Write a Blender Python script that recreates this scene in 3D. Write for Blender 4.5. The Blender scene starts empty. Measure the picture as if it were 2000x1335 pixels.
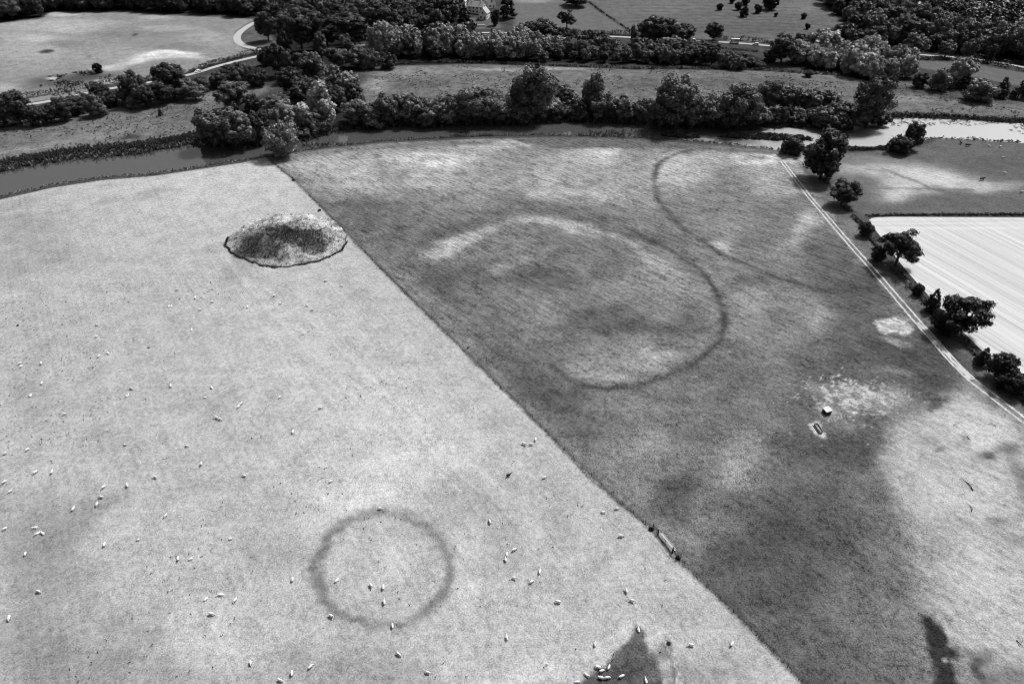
import bpy, bmesh, math, random
import numpy as np
from mathutils import Vector, Matrix

# ---------------------------------------------------------------- camera, sky, sun, exposure
SC = bpy.context.scene
COL = SC.collection
CAM_H, PITCH, F = 110.0, math.radians(35.4), 1333.3          # metres, downward tilt, focal length in px of a 2000 px wide frame
cam = bpy.data.objects.new('camera', bpy.data.cameras.new('camera'))
COL.objects.link(cam)
cam.location = (0, 0, CAM_H)
cam.rotation_euler = (math.pi / 2 - PITCH, 0, 0)
cam.data.sensor_width, cam.data.lens = 36.0, 24.0
cam.data.clip_start, cam.data.clip_end = 1.0, 20000.0
SC.camera = cam

SUN_EL, SUN_AZ = math.radians(54), math.radians(45)          # azimuth clockwise from the view direction (+Y)
W = bpy.data.worlds.new('World'); SC.world = W; W.use_nodes = True
nt = W.node_tree; nt.nodes.clear()
sky = nt.nodes.new('ShaderNodeTexSky'); sky.sky_type = 'NISHITA'; sky.sun_disc = False
sky.sun_elevation, sky.sun_rotation = SUN_EL, SUN_AZ
sky.air_density, sky.dust_density, sky.ozone_density = 1.0, 6.0, 1.0
bw = nt.nodes.new('ShaderNodeRGBToBW'); bg = nt.nodes.new('ShaderNodeBackground'); wo = nt.nodes.new('ShaderNodeOutputWorld')
bg.inputs['Strength'].default_value = 0.05
nt.links.new(sky.outputs[0], bw.inputs[0]); nt.links.new(bw.outputs[0], bg.inputs[0]); nt.links.new(bg.outputs[0], wo.inputs[0])
sl = bpy.data.lights.new('sun', 'SUN'); sl.energy = 2.6; sl.angle = math.radians(9); sl.color = (1, 1, 1)
sun = bpy.data.objects.new('sun', sl); COL.objects.link(sun)
sd = Vector((math.sin(SUN_AZ) * math.cos(SUN_EL), math.cos(SUN_AZ) * math.cos(SUN_EL), math.sin(SUN_EL)))
sun.rotation_euler = sd.to_track_quat('Z', 'Y').to_euler()
sun.location = (0, 0, 300)
vs = SC.view_settings
vs.view_transform, vs.look, vs.gamma, vs.exposure = 'Standard', 'None', 1.0, 0.68
SC.render.engine = 'CYCLES'
SC.cycles.max_bounces = 5; SC.cycles.diffuse_bounces = 2; SC.cycles.glossy_bounces = 2
SC.cycles.transparent_max_bounces = 4; SC.cycles.filter_width = 1.05
K_ALB = 0.66                                                  # photograph's linear value -> albedo

rng = np.random.default_rng(7)
R = random.Random(11)

# ---------------------------------------------------------------- noise and terrain
def _h(ix, iy, s):
    n = (ix.astype(np.int64) * 374761393 + iy.astype(np.int64) * 668265263 + s * 974634777) & 0xffffffff
    n = ((n ^ (n >> 13)) * 1274126177) & 0xffffffff
    return ((n ^ (n >> 16)) & 0xffff) / 65535.0
def vnoise(x, y, s=0):
    ix, iy = np.floor(x), np.floor(y); fx, fy = x - ix, y - iy
    fx = fx * fx * (3 - 2 * fx); fy = fy * fy * (3 - 2 * fy)
    a, b, c, d = _h(ix, iy, s), _h(ix + 1, iy, s), _h(ix, iy + 1, s), _h(ix + 1, iy + 1, s)
    return (a + (b - a) * fx) * (1 - fy) + (c + (d - c) * fx) * fy
def fbm(x, y, s=0, o=4):
    t, a, n = 0.0, 0.5, 0.0
    for k in range(o):
        t = t + a * (vnoise(x * 2 ** k, y * 2 ** k, s + k) - 0.5); a *= 0.55
    return t * 2
def base_z(x, y):
    x = np.asarray(x, float); y = np.asarray(y, float)
    t = np.maximum(0, y - 470.0)
    z = 0.055 * t * t / (t + 60.0)
    return z + np.clip((y - 430) / 120, 0, 1) * 2.0 * fbm(x / 140, y / 140, 5, 2)

CP, SP = math.cos(PITCH), math.sin(PITCH)
def at_arr(px, py):
    """points of the terrain seen at the given spots of the photograph"""
    px = np.asarray(px, float); py = np.asarray(py, float)
    u, v = (px - 1000) / F, (667.5 - py) / F
    dx, dy, dz = u, CP + v * SP, -SP + v * CP
    z = np.zeros_like(u)
    for _ in range(14):
        t = (CAM_H - z) / -dz
        z = 0.5 * z + 0.5 * base_z(dx * t, dy * t)
    t = (CAM_H - z) / -dz
    return dx * t, dy * t
def at(px, py):
    x, y = at_arr([px], [py]); return float(x[0]), float(y[0])
def at3(px, py, lift=0.0):
    x, y = at(px, py); return Vector((x, y, float(base_z(x, y)) + lift))
def scale_at(p):
    return F / (p.y * CP + (CAM_H - p.z) * SP)               # px per metre
def gz(x, y): return float(base_z(x, y))
def cr(pts, n=6):
    """smooth curve through points"""
    p = np.array(pts, float); p = np.vstack([2 * p[0] - p[1], p, 2 * p[-1] - p[-2]]); out = []
    for i in range(1, len(p) - 2):
        for k in range(n):
            t = k / n
            out.append(0.5 * (2 * p[i] + (p[i+1] - p[i-1]) * t + (2*p[i-1] - 5*p[i] + 4*p[i+1] - p[i+2]) * t*t + (3*p[i] - p[i-1] - 3*p[i+1] + p[i+2]) * t**3))
    out.append(p[-2]); return np.array(out)
def wpts(pts, n=0):
    p = cr(pts, n) if n else np.array(pts, float)
    x, y = at_arr(p[:, 0], p[:, 1]); return np.stack([x, y], 1)
def sst(a, b, x):
    t = np.clip((x - a) / (b - a), 0, 1); return t * t * (3 - 2 * t)
def seg_dist(X, Y, P):
    d = np.full(X.shape, 1e9)
    for a, b in zip(P[:-1], P[1:]):
        ab = b - a; L = ab @ ab + 1e-9
        t = np.clip(((X - a[0]) * ab[0] + (Y - a[1]) * ab[1]) / L, 0, 1)
        d = np.minimum(d, (X - a[0] - t * ab[0]) ** 2 + (Y - a[1] - t * ab[1]) ** 2)
    return np.sqrt(d)
def inside(X, Y, P):
    c = np.zeros(X.shape, bool); n = len(P)
    for i in range(n):
        x1, y1 = P[i]; x2, y2 = P[(i + 1) % n]
        if y1 == y2: continue
        c ^= ((y1 > Y) != (y2 > Y)) & (X < (x2 - x1) * (Y - y1) / (y2 - y1) + x1)
    return c
def sdist(X, Y, P):
    d = seg_dist(X, Y, np.vstack([P, P[:1]])); return np.where(inside(X, Y, P), d, -d)

# ---------------------------------------------------------------- helpers for objects
def link(o, parent=None):
    COL.objects.link(o)
    if parent is not None: o.parent = parent
    return o
def tag(o, label=None, cat=None, group=None, kind=None):
    if label: o['label'] = label
    if cat: o['category'] = cat
    if group: o['group'] = group
    if kind: o['kind'] = kind
    return o
def empty(name, loc=(0, 0, 0), rz=0.0):
    o = bpy.data.objects.new(name, None); o.location = loc; o.rotation_euler = (0, 0, rz); o.empty_display_size = 0.5
    return link(o)
def np_mesh(name, V, Fq, mats=(), smooth=False, attrs=None, matidx=None):
    """V (n,3), Fq (m,k) with k constant"""
    V = np.asarray(V, np.float32); Fq = np.asarray(Fq, np.int32); k = Fq.shape[1]
    me = bpy.data.meshes.new(name)
    me.vertices.add(len(V)); me.vertices.foreach_set('co', V.ravel())
    me.loops.add(Fq.size); me.loops.foreach_set('vertex_index', Fq.ravel())
    me.polygons.add(len(Fq)); me.polygons.foreach_set('loop_start', np.arange(len(Fq), dtype=np.int32) * k)
    if smooth: me.polygons.foreach_set('use_smooth', np.ones(len(Fq), bool))
    for m in mats: me.materials.append(m)
    if matidx is not None: me.polygons.foreach_set('material_index', np.asarray(matidx, np.int32))
    me.update(calc_edges=True)
    for a, v in (attrs or {}).items():
        at_ = me.attributes.new(a, 'FLOAT', 'POINT'); at_.data.foreach_set('value', np.asarray(v, np.float32))
    me.validate()
    return me
class MB:
    """collects boxes, bars and tubes and links them as one mesh"""
    def __init__(s): s.v, s.f = [], []
    def add(s, v, f):
        n = len(s.v); s.v += [tuple(p) for p in v]; s.f += [tuple(i + n for i in q) for q in f]; return s
    def box(s, c, d, rz=0, taper=1.0):
        x, y, z = d[0]/2, d[1]/2, d[2]/2; t = taper
        v = [(-x,-y,-z),(x,-y,-z),(x,y,-z),(-x,y,-z),(-x*t,-y*t,z),(x*t,-y*t,z),(x*t,y*t,z),(-x*t,y*t,z)]
        ca, sa = math.cos(rz), math.sin(rz)
        v = [(c[0]+p[0]*ca-p[1]*sa, c[1]+p[0]*sa+p[1]*ca, c[2]+p[2]) for p in v]
        return s.add(v, [(0,3,2,1),(4,5,6,7),(0,1,5,4),(1,2,6,5),(2,3,7,6),(3,0,4,7)])
    def tube(s, pts, rad, n=6):
        pts = [Vector(p) for p in pts]; rad = rad if isinstance(rad, (list, tuple)) else [rad] * len(pts)
        v, f = [], []
        for i, p in enumerate(pts):
            d = (pts[min(i+1, len(pts)-1)] - pts[max(i-1, 0)]).normalized()
            a = d.cross(Vector((0, 0, 1)) if abs(d.z) < .9 else Vector((1, 0, 0))).normalized(); b = d.cross(a)
            for k in range(n):
                th = 2 * math.pi * k / n; v.append(p + (a * math.cos(th) + b * math.sin(th)) * rad[i])
        for i in range(len(pts) - 1):
            for k in range(n):
                f.append((i*n+k, i*n+(k+1) % n, (i+1)*n+(k+1) % n, (i+1)*n+k))
        f.append(tuple(range(n))[::-1]); f.append(tuple(range((len(pts)-1)*n, len(pts)*n)))
        return s.add(v, f)
    def prism(s, prof, y0, y1):
        """profile in x,z pulled along y"""
        n = len(prof); v = [(p[0], y0, p[1]) for p in prof] + [(p[0], y1, p[1]) for p in prof]
        f = [tuple(range(n)), tuple(range(2*n-1, n-1, -1))] + [(i, i+n, (i+1) % n + n, (i+1) % n) for i in range(n)]
        return s.add(v, f)
    def build(s, name, mat, parent=None, bevel=0.0):
        me = bpy.data.meshes.new(name); me.from_pydata(s.v, [], s.f)
        bm = bmesh.new(); bm.from_mesh(me); bmesh.ops.recalc_face_normals(bm, faces=bm.faces)
        if bevel: bmesh.ops.bevel(bm, geom=list(bm.edges), offset=bevel, segments=2, affect='EDGES', clamp_overlap=True)
        bm.to_mesh(me); bm.free(); me.materials.append(mat)
        return link(bpy.data.objects.new(name, me), parent)

# ---------------------------------------------------------------- materials
def node_mat(name):
    m = bpy.data.materials.new(name); m.use_nodes = True; t = m.node_tree
    return m, t, t.nodes['Principled BSDF'], t.nodes.new, t.links.new
def mixmul(t, a, b):
    n = t.nodes.new('ShaderNodeMath'); n.operation = 'MULTIPLY'
    for s, i in ((a, 0), (b, 1)):
        if isinstance(s, (int, float)): n.inputs[i].default_value = s
        else: t.links.new(s, n.inputs[i])
    return n.outputs[0]
def ramp01(t, sock, lo, hi, a, b):
    n = t.nodes.new('ShaderNodeMapRange'); n.inputs[1].default_value, n.inputs[2].default_value = lo, hi
    n.inputs[3].default_value, n.inputs[4].default_value = a, b; t.links.new(sock, n.inputs[0]); return n.outputs[0]
def noise(t, scale, detail=4, rough=0.6, vec=None):
    n = t.nodes.new('ShaderNodeTexNoise'); n.inputs['Scale'].default_value = scale
    n.inputs['Detail'].default_value = detail; n.inputs['Roughness'].default_value = rough
    if vec is not None: t.links.new(vec, n.inputs['Vector'])
    return n.outputs['Fac']
def plain(name, v, rough=0.7, var=0.12, scale=3.0, metal=0.0):
    m, t, b, N, L = node_mat(name)
    tc = N('ShaderNodeTexCoord'); f = noise(t, scale, 5, 0.65, tc.outputs['Object'])
    s = mixmul(t, ramp01(t, f, .25, .75, 1 - var, 1 + var), v); L(s, b.inputs['Base Color'])
    b.inputs['Roughness'].default_value = rough; b.inputs['Metallic'].default_value = metal
    b.inputs['Specular IOR Level'].default_value = 0.3
    return m
def rot_coords(t, ang, sx, sy):
    g = t.nodes.new('ShaderNodeNewGeometry'); mp = t.nodes.new('ShaderNodeMapping'); mp.vector_type = 'TEXTURE'
    mp.inputs['Rotation'].default_value = (0, 0, ang); mp.inputs['Scale'].default_value = (sx, sy, 1)
    t.links.new(g.outputs['Position'], mp.inputs['Vector']); return mp.outputs[0]

def img_dir(x0, y0, x1, y1):
    a = at(x0, y0); b = at(x1, y1); return math.atan2(b[1] - a[1], b[0] - a[0])
A_PADDOCK = img_dir(1200, 430, 1300, 468)
A_STUBBLE = img_dir(1800, 500, 1960, 592)
A_FENCE = img_dir(760, 540, 1200, 972)

def ground_material():
    m, t, b, N, L = node_mat('grassland')
    at_ = N('ShaderNodeAttribute'); at_.attribute_name = 'tone'
    ar = N('ShaderNodeAttribute'); ar.attribute_name = 'rough'       # how tussocky the sward is
    st = N('ShaderNodeAttribute'); st.attribute_name = 'streak'      # how strongly the old plough / mowing lines show
    g = N('ShaderNodeNewGeometry')
    fine = ramp01(t, noise(t, .85, 5, 0.8, g.outputs['Position']), .33, .67, -1, 1)
    mid = ramp01(t, noise(t, .16, 5, 0.7, g.outputs['Position']), .32, .68, -1, 1)
    lines = ramp01(t, noise(t, 1.0, 3, 0.6, rot_coords(t, A_PADDOCK, 8.0, 1.5)), .32, .68, -1, 1)
    lines2 = ramp01(t, noise(t, 1.0, 2, 0.55, rot_coords(t, A_FENCE, 40.0, 0.9)), .35, .65, -1, 1)
    tiny = ramp01(t, noise(t, 2.8, 3, 0.75, g.outputs['Position']), .33, .67, -1, 1)
    def mad(a, ka, base):
        n = N('ShaderNodeMath'); n.operation = 'MULTIPLY_ADD'
        if isinstance(a, float): n.inputs[0].default_value = a
        else: L(a, n.inputs[0])
        if isinstance(ka, float): n.inputs[1].default_value = ka
        else: L(ka, n.inputs[1])
        if isinstance(base, float): n.inputs[2].default_value = base
        else: L(base, n.inputs[2])
        return n.outputs[0]
    f = mad(fine, mixmul(t, ar.outputs['Fac'], 0.55), 1.0)
    f = mad(tiny, mixmul(t, ar.outputs['Fac'], 0.46), f)
    f = mad(mid, mixmul(t, ar.outputs['Fac'], 0.34), f)
    f = mad(lines, mixmul(t, st.outputs['Fac'], 0.60), f)
    f = mad(lines2, 0.06, f)
    # tufts the sheep leave: small dark spots
    vo = N('ShaderNodeTexVoronoi'); vo.inputs['Scale'].default_value = 0.42; L(g.outputs['Position'], vo.inputs['Vector'])
    sp = ramp01(t, vo.outputs['Distance'], .06, .2, .38, 0.0)
    gate = ramp01(t, noise(t, .05, 3, .6, g.outputs['Position']), .48, .66, 0.0, 1.0)
    spots = mixmul(t, mixmul(t, sp, gate), ar.outputs['Fac'])
    f = mad(spots, -1.0, f)
    mx = N('ShaderNodeMath'); mx.operation = 'MAXIMUM'; L(f, mx.inputs[0]); mx.inputs[1].default_value = 0.25
    L(mixmul(t, at_.outputs['Fac'], mx.outputs[0]), b.inputs['Base Color'])
    b.inputs['Roughness'].default_value = 0.95; b.inputs['Specular IOR Level'].default_value = 0.05
    bp = N('ShaderNodeBump'); bp.inputs['Strength'].default_value = 0.35; bp.inputs['Distance'].default_value = 0.25
    L(mad(lines, st.outputs['Fac'], fine), bp.inputs['Height']); L(bp.outputs[0], b.inputs['Normal'])
    return m

def stubble_material():
    m, t, b, N, L = node_mat('cut stubble')
    g = N('ShaderNodeNewGeometry')
    l1 = ramp01(t, noise(t, 1.0, 2, .5, rot_coords(t, A_STUBBLE, 160.0, 2.6)), .35, .65, -1, 1)
    l2 = ramp01(t, noise(t, 1.0, 2, .5, rot_coords(t, A_STUBBLE, 60.0, 0.7)), .35, .65, -1, 1)
    hd = ramp01(t, noise(t, 1.0, 2, .5, rot_coords(t, 0.0, 120.0, 1.6)), .35, .65, -1, 1)      # headland rows along the top of the field
    sy_ = N('ShaderNodeSeparateXYZ'); L(g.outputs['Position'], sy_.inputs[0])
    hm_ = ramp01(t, sy_.outputs['Y'], at(1850, 452)[1], at(1850, 446)[1], 0, 1)
    mxh = N('ShaderNodeMix'); mxh.data_type = 'FLOAT'; L(hm_, mxh.inputs[0]); L(l1, mxh.inputs[2]); L(hd, mxh.inputs[3]); l1 = mxh.outputs[0]
    f3 = ramp01(t, noise(t, 1.2, 5, .7, g.outputs['Position']), .3, .7, -1, 1)
    a = N('ShaderNodeMath'); a.operation = 'MULTIPLY_ADD'; L(l1, a.inputs[0]); a.inputs[1].default_value = .12; a.inputs[2].default_value = 1
    c = N('ShaderNodeMath'); c.operation = 'MULTIPLY_ADD'; L(l2, c.inputs[0]); c.inputs[1].default_value = .12; L(a.outputs[0], c.inputs[2])
    d = N('ShaderNodeMath'); d.operation = 'MULTIPLY_ADD'; L(f3, d.inputs[0]); d.inputs[1].default_value = .05; L(c.outputs[0], d.inputs[2])
    L(mixmul(t, d.outputs[0], 0.475), b.inputs['Base Color'])
    b.inputs['Roughness'].default_value = .9; b.inputs['Specular IOR Level'].default_value = .1
    return m

def leaf_material():
    m, t, b, N, L = node_mat('foliage')
    oi = N('ShaderNodeObjectInfo'); a = N('ShaderNodeAttribute'); a.attribute_name = 'leaf'
    sep = N('ShaderNodeSeparateColor'); L(oi.outputs['Color'], sep.inputs[0])
    v = mixmul(t, sep.outputs[0], a.outputs['Fac']); L(v, b.inputs['Base Color'])
    b.inputs['Roughness'].default_value = .48; b.inputs['Specular IOR Level'].default_value = .2
    return m
def water_material():
    m, t, b, N, L = node_mat('river water')
    g = N('ShaderNodeNewGeometry')
    f = noise(t, 1.0, 3, .55, rot_coords(t, 0.1, 3.0, 1.0))
    scum = ramp01(t, noise(t, .12, 4, .6, g.outputs['Position']), .45, .62, 0, 1)
    b.inputs['Base Color'].default_value = (.075, .075, .075, 1)
    sx_ = N('ShaderNodeSeparateXYZ'); L(g.outputs['Position'], sx_.inputs[0])
    b.inputs['IOR'].default_value = 2.3
    # the wind ruffles the open right hand reach, the left one lies still
    wind = N('ShaderNodeMath'); wind.operation = 'MULTIPLY_ADD'; L(ramp01(t, scum, 0, 1, -22, 22), wind.inputs[0]); wind.inputs[1].default_value = 1.0; L(sx_.outputs['X'], wind.inputs[2])
    L(ramp01(t, wind.outputs[0], 30, 130, .06, .56), b.inputs['Roughness'])
    bp = N('ShaderNodeBump'); bp.inputs['Strength'].default_value = .05; bp.inputs['Distance'].default_value = .1
    L(f, bp.inputs['Height']); L(bp.outputs[0], b.inputs['Normal'])
    return m

M = dict(ground=ground_material(), stubble=stubble_material(), leaf=leaf_material(), water=water_material(),
         bark=plain('bark', .06, .9, .3, 2), post=plain('weathered timber', .09, .85, .25, 2), wire=plain('wire', .12, .5),
         pale_wood=plain('pale timber', .45, .8, .15, 4), white=plain('whitewash', .9, .7, .05, 1), slate=plain('roof slate', .22, .6, .2, 3),
         tile=plain('pale roof', .42, .6, .15, 2), glass=plain('window glass', .03, .15, .05), dark=plain('dark timber', .035, .8, .3, 3),
         track=plain('bare dry earth', .46, .95, .38, .45), road=plain('pale tarmac', .40, .9, .08, .6), paint=plain('vehicle paint', .9, .3, .02),
         tyre=plain('tyre', .02, .8), chrome=plain('trim', .3, .4), fleece=plain('fleece', .80, .95, .06, 8), face=plain('sheep face', .5, .8, .1, 8),
         black_fleece=plain('dark fleece', .03, .9, .2, 8), hide=plain('dark hide', .03, .6, .2, 3), tin=plain('pale tin roof', .62, .45, .1, 2),
         bare=plain('scuffed earth', .5, .95, .2, 1.0))
_tuft = plain('rough grass', .08, .9, .3, .5)

# ---------------------------------------------------------------- lines of the place (spots of the photograph put on the terrain)
FENCE = [(519,306),(575,352),(625,402),(680,458),(720,500),(760,540),(830,610),(900,678),(950,727),(1000,775),(1050,826),(1100,876),(1150,925),(1200,972),(1245,1010),(1284,1042)]
FENCE2 = [(1314,1080),(1350,1115),(1400,1162),(1450,1211),(1500,1262),(1560,1325),(1640,1410),(1760,1540)]
FENCE_W = np.vstack([wpts(FENCE), wpts(FENCE2)])
NEAR_BANK = [(-120,420),(-60,400),(0,384),(100,361),(200,346),(300,338),(400,323),(480,311),(530,303),(590,293),(640,286),(700,280),(760,274),(850,269),(950,265),(1050,263),(1150,265),(1250,268),(1350,274),(1420,281),(1500,289),(1560,294),(1640,292),(1720,290),(1770,283),(1810,270),(1850,270),(1900,273),(2000,277),(2120,284)]
FAR_BANK = [(2120,242),(2000,239),(1900,233),(1800,229),(1730,228),(1700,234),(1640,240),(1560,246),(1470,246),(1400,247),(1300,244),(1200,238),(1100,236),(1000,239),(900,242),(800,244),(700,247),(640,257),(600,272),(540,281),(480,283),(420,284),(395,277),(330,287),(250,301),(150,308),(60,320),(0,334),(-60,346),(-120,360)]
WATER_W = np.vstack([wpts(NEAR_BANK, 3), wpts(FAR_BANK, 3)])
ISLANDS = [[(1290,262),(1300,257),(1345,258),(1370,266),(1330,268)],
           [(1400,265),(1440,261),(1500,260),(1570,265),(1590,272),(1540,273),(1450,269)],
           [(1620,268),(1640,263),(1660,266),(1650,273),(1630,274)],
           [(1585,280),(1620,284),(1700,288),(1740,282),(1790,268),(1800,280),(1770,292),(1600,298),(1560,296)],
           [(1440,249),(1470,247),(1480,251),(1455,253)]]
ISLANDS_W = [wpts(i) for i in ISLANDS]
HEDGE_R = [(1605,345),(1640,392),(1690,450),(1730,508),(1790,573),(1870,655),(1920,705),(2000,772),(2100,850),(2250,970)]
HEDGE_W = wpts(HEDGE_R, 4)

WOODS = [[(-110,54),(0,44),(80,34),(100,22),(250,21),(350,27),(430,29),(500,34),(545,20),(550,-30),(-110,-30)], [(520,60),(530,20),(570,-30),(880,-30),(895,40),(850,72),(720,80),(560,95)],
         [(730,130),(760,88),(860,82),(1010,88),(1180,98),(1340,103),(1470,108),(1500,120),(1480,130),(1180,124),(1000,122)], [(1545,130),(1570,104),(1620,98),(1700,108),(1765,122),(1780,156),(1700,160),(1630,144)],
         [(1640,38),(1700,74),(1760,92),(1830,104),(1900,110),(2010,122),(2400,150),(2400,-40),(1570,-40),(1600,0)], [(1560,110),(1640,96),(1700,100),(1700,75),(1640,50),(1560,80)]]
TRACK_PX = [(1527,314),(1579,382),(1632,444),(1699,520),(1764,595),(1828,668),(1898,741),(2000,820),(2080,880)]
# ---------------------------------------------------------------- ground
def make_ground():
    ys = [20.0]
    while ys[-1] < 260: ys.append(ys[-1] + max(.30, .0026 * ys[-1]))
    while ys[-1] < 420: ys.append(ys[-1] + .75)
    while ys[-1] < 900: ys.append(ys[-1] + max(.9, .006 * (ys[-1] - 260)))
    while ys[-1] < 14000: ys.append(ys[-1] * 1.06)
    ys = np.array(ys); us = np.concatenate([-np.geomspace(8, 1.32, 14)[:-1], np.linspace(-1.3, 1.3, 760), np.geomspace(1.32, 8, 14)[1:]])
    Y = np.repeat(ys[:, None], len(us), 1); X = us[None, :] * (.61 * Y + 50)
    wx = X + 3.2 * fbm(X / 9, Y / 9, 21, 4) + 4 * fbm(X / 45, Y / 45, 22, 2)
    wy = Y + 3.2 * fbm(X / 9, Y / 9, 31, 4) + 4 * fbm(X / 45, Y / 45, 32, 2)
    sx = X + 1.2 * fbm(X / 2.2, Y / 2.2, 41, 4) + .8 * fbm(X / 12, Y / 12, 42, 2); sy = Y + 1.2 * fbm(X / 2.2, Y / 2.2, 43, 4) + .8 * fbm(X / 12, Y / 12, 44, 2)
    T = np.full(X.shape, .30); RO = np.full(X.shape, .9); ST = np.zeros(X.shape)
    def win(x0, x1, y0, y1):
        r0, r1 = np.searchsorted(ys, [y0, y1]); r0 = max(0, r0 - 1)
        if r1 <= r0: return None
        sub = X[r0:r1 + 1]; cols = np.where((sub.max(0) > x0) & (sub.min(0) < x1))[0]
        if len(cols) == 0: return None
        return slice(r0, r1 + 1), slice(cols[0], cols[-1] + 1)
    def lay(A, w, m, v): A[w] = A[w] * (1 - m) + v * m
    def poly(pts, v, soft=1.5, a=1.0, rough=None, streak=None, warp=True):
        P = pts if isinstance(pts, np.ndarray) else wpts(pts)
        w = win(P[:,0].min()-12, P[:,0].max()+12, P[:,1].min()-12, P[:,1].max()+12)
        if w is None: return
        d = sdist((sx if warp else X)[w], (sy if warp else Y)[w], P); m = sst(-soft, soft, d) * a
        if v is not None: lay(T, w, m, v)
        if rough is not None: lay(RO, w, m, rough)
        if streak is not None: lay(ST, w, m, streak)
    def line(pts, wm, v, a=1.0, n=4, ragged=.35, warp=True):
        P = wpts(pts, n)
        w = win(P[:,0].min()-8, P[:,0].max()+8, P[:,1].min()-8, P[:,1].max()+8)
        d = seg_dist((sx if warp else X)[w], (sy if warp else Y)[w], P)
        k = 1 + ragged * 2 * fbm(X[w] / 7, Y[w] / 7, 77, 3)
        lay(T, w, np.clip(a * k, 0, 1) * np.exp(-(d / (wm / 1.5)) ** 2), v)
    def blob(x, y, rx, ry, v, a=.8, rot=0.0):
        c = np.array(at(x, y)); ca, sa = math.cos(math.radians(rot)), math.sin(math.radians(rot))
        e1 = (np.array(at(x + rx * ca * .5, y + rx * sa * .5)) - np.array(at(x - rx * ca * .5, y - rx * sa * .5)))
        e2 = (np.array(at(x - ry * sa * .5, y + ry * ca * .5)) - np.array(at(x + ry * sa * .5, y - ry * ca * .5)))
        Mi = np.linalg.inv(np.stack([e1, e2], 1)); ext = 1.8 * (np.abs(e1) + np.abs(e2))
        w = win(c[0]-ext[0], c[0]+ext[0], c[1]-ext[1], c[1]+ext[1])
        if w is None: return
        dx, dy = wx[w] - c[0], wy[w] - c[1]
        q = (Mi[0,0]*dx + Mi[0,1]*dy) ** 2 + (Mi[1,0]*dx + Mi[1,1]*dy) ** 2
        side = m_left[w] if v_side[0] == 'L' else (1 - m_left[w] if v_side[0] == 'R' else 1.0)
        if v_side[0] == 'R': v = .51 + (v - .51) * 1.22
        if v_side[0] == 'L': v = .77 + (v - .77) * 1.0
        if v_side[0] == '': v = .52 + (v - .52) * 1.3
        lay(T, w, a ** .6 * np.exp(-q ** 1.6 * .7) * side, v)
    v_side = ['']
    # --- far country
    poly([(-300,60),(-60,48),(0,46),(80,37),(100,25),(250,24),(350,31),(430,33),(500,38),(470,55),(456,75),(478,95),(500,100),(400,130),(330,150),(220,160),(140,190),(60,200),(0,195),(-300,230)], .60, 3, rough=.6)
    poly([(0,210),(-300,330),(-120,352),(0,330),(150,302),(390,268),(440,215),(540,170),(500,165),(430,155),(250,195)], .47, 3, rough=1.2)
    poly([(700,215),(720,150),(760,128),(860,124),(1000,127),(1250,136),(1500,138),(1640,148),(1800,165),(2000,190),(2300,215),(2300,245),(2000,238),(1730,226),(1640,235),(1100,232),(700,240)], .46, 3, rough=1.4)
    poly([(1000,-60),(1005,65),(1235,66),(1150,0),(1120,-60)], .45, 2, rough=.5)
    poly([(1120,-60),(1150,0),(1235,66),(1400,78),(1500,88),(1560,85),(1665,72),(1640,35),(1600,0),(1560,-60)], .44, 2, rough=.8)
    poly([(1780,118),(1880,122),(2000,142),(2300,180),(2300,215),(2000,170),(1900,150),(1780,130)], .44, 2, rough=.5)
    for q in [(120,50,110,12,.72,.6),(300,60,120,14,.55,.6),(60,100,70,20,.68,.6),(300,112,55,7,.84,.9,-6),(355,106,45,6,.80,.8,8),(235,130,40,6,.78,.8,-10),(120,28,40,4,.75,.7),(300,35,30,4,.72,.6),
              (430,80,50,14,.62,.6),(270,130,30,8,.55,.7),(320,122,28,7,.56,.7),(200,88,70,12,.58,.6),(170,152,60,9,.36,.9,-5),(150,168,60,7,.58,.8,-8),(90,180,30,5,.62,.7),(60,172,40,6,.52,.7),(110,160,50,10,.40,.8),(215,158,20,5,.75,.8),(105,154,10,3,.8,.8),(20,172,20,8,.7,.6),(85,101,10,3,.3,.9),(175,110,7,2,.3,.8),(263,68,6,2,.3,.8)]: blob(*q)
    for q in [(60,75,60,8,.74,.6),(150,60,60,6,.70,.6,4),(210,66,50,6,.52,.6),(330,55,60,6,.68,.6),(400,70,40,10,.66,.5),(250,100,80,10,.64,.6),(180,115,60,8,.62,.6),(60,130,50,10,.62,.6),(20,80,30,20,.64,.6),(430,100,30,8,.58,.5),(340,90,60,6,.54,.6),(120,85,40,6,.54,.6),(300,104,34,4,.86,.9,-8),(345,101,30,3,.88,.9,6),(270,120,24,4,.80,.7,-16)]: blob(*q)
    for q in [(250,240,90,14,.5,.6,-12),(120,280,140,8,.56,.6,-12),(330,220,60,12,.42,.5),(20,298,40,4,.6,.7,-8),(405,155,25,5,.6,.6,-15),(400,190,40,10,.52,.5,-10),(255,267,20,5,.3,.6),(180,268,25,6,.55,.6)]: blob(*q)
    for q in [(800,140,90,9,.55,.7),(820,165,60,8,.42,.6),(960,170,60,14,.50,.6),(1030,135,120,3,.66,.7),(1150,148,70,8,.5,.6),(1250,165,60,12,.42,.6),(1400,150,80,8,.5,.5),(1400,160,60,8,.40,.5),(1640,148,80,4,.55,.7,6),(1520,160,60,8,.40,.7,4),(735,165,25,12,.62,.6),
              (1800,178,60,8,.36,.7,8),(1900,190,90,10,.36,.8,8),(1770,195,40,8,.56,.6),(1950,208,80,5,.52,.6,6),(1880,212,80,6,.48,.6),(1980,185,40,8,.36,.7)]: blob(*q)
    for q in [(1040,2,40,4,.62,.7),(1080,40,60,20,.48,.5),(1300,15,80,12,.5,.5),(1580,15,50,10,.52,.5),(1450,55,120,12,.42,.5),(1350,70,60,5,.48,.5)]: blob(*q)
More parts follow.
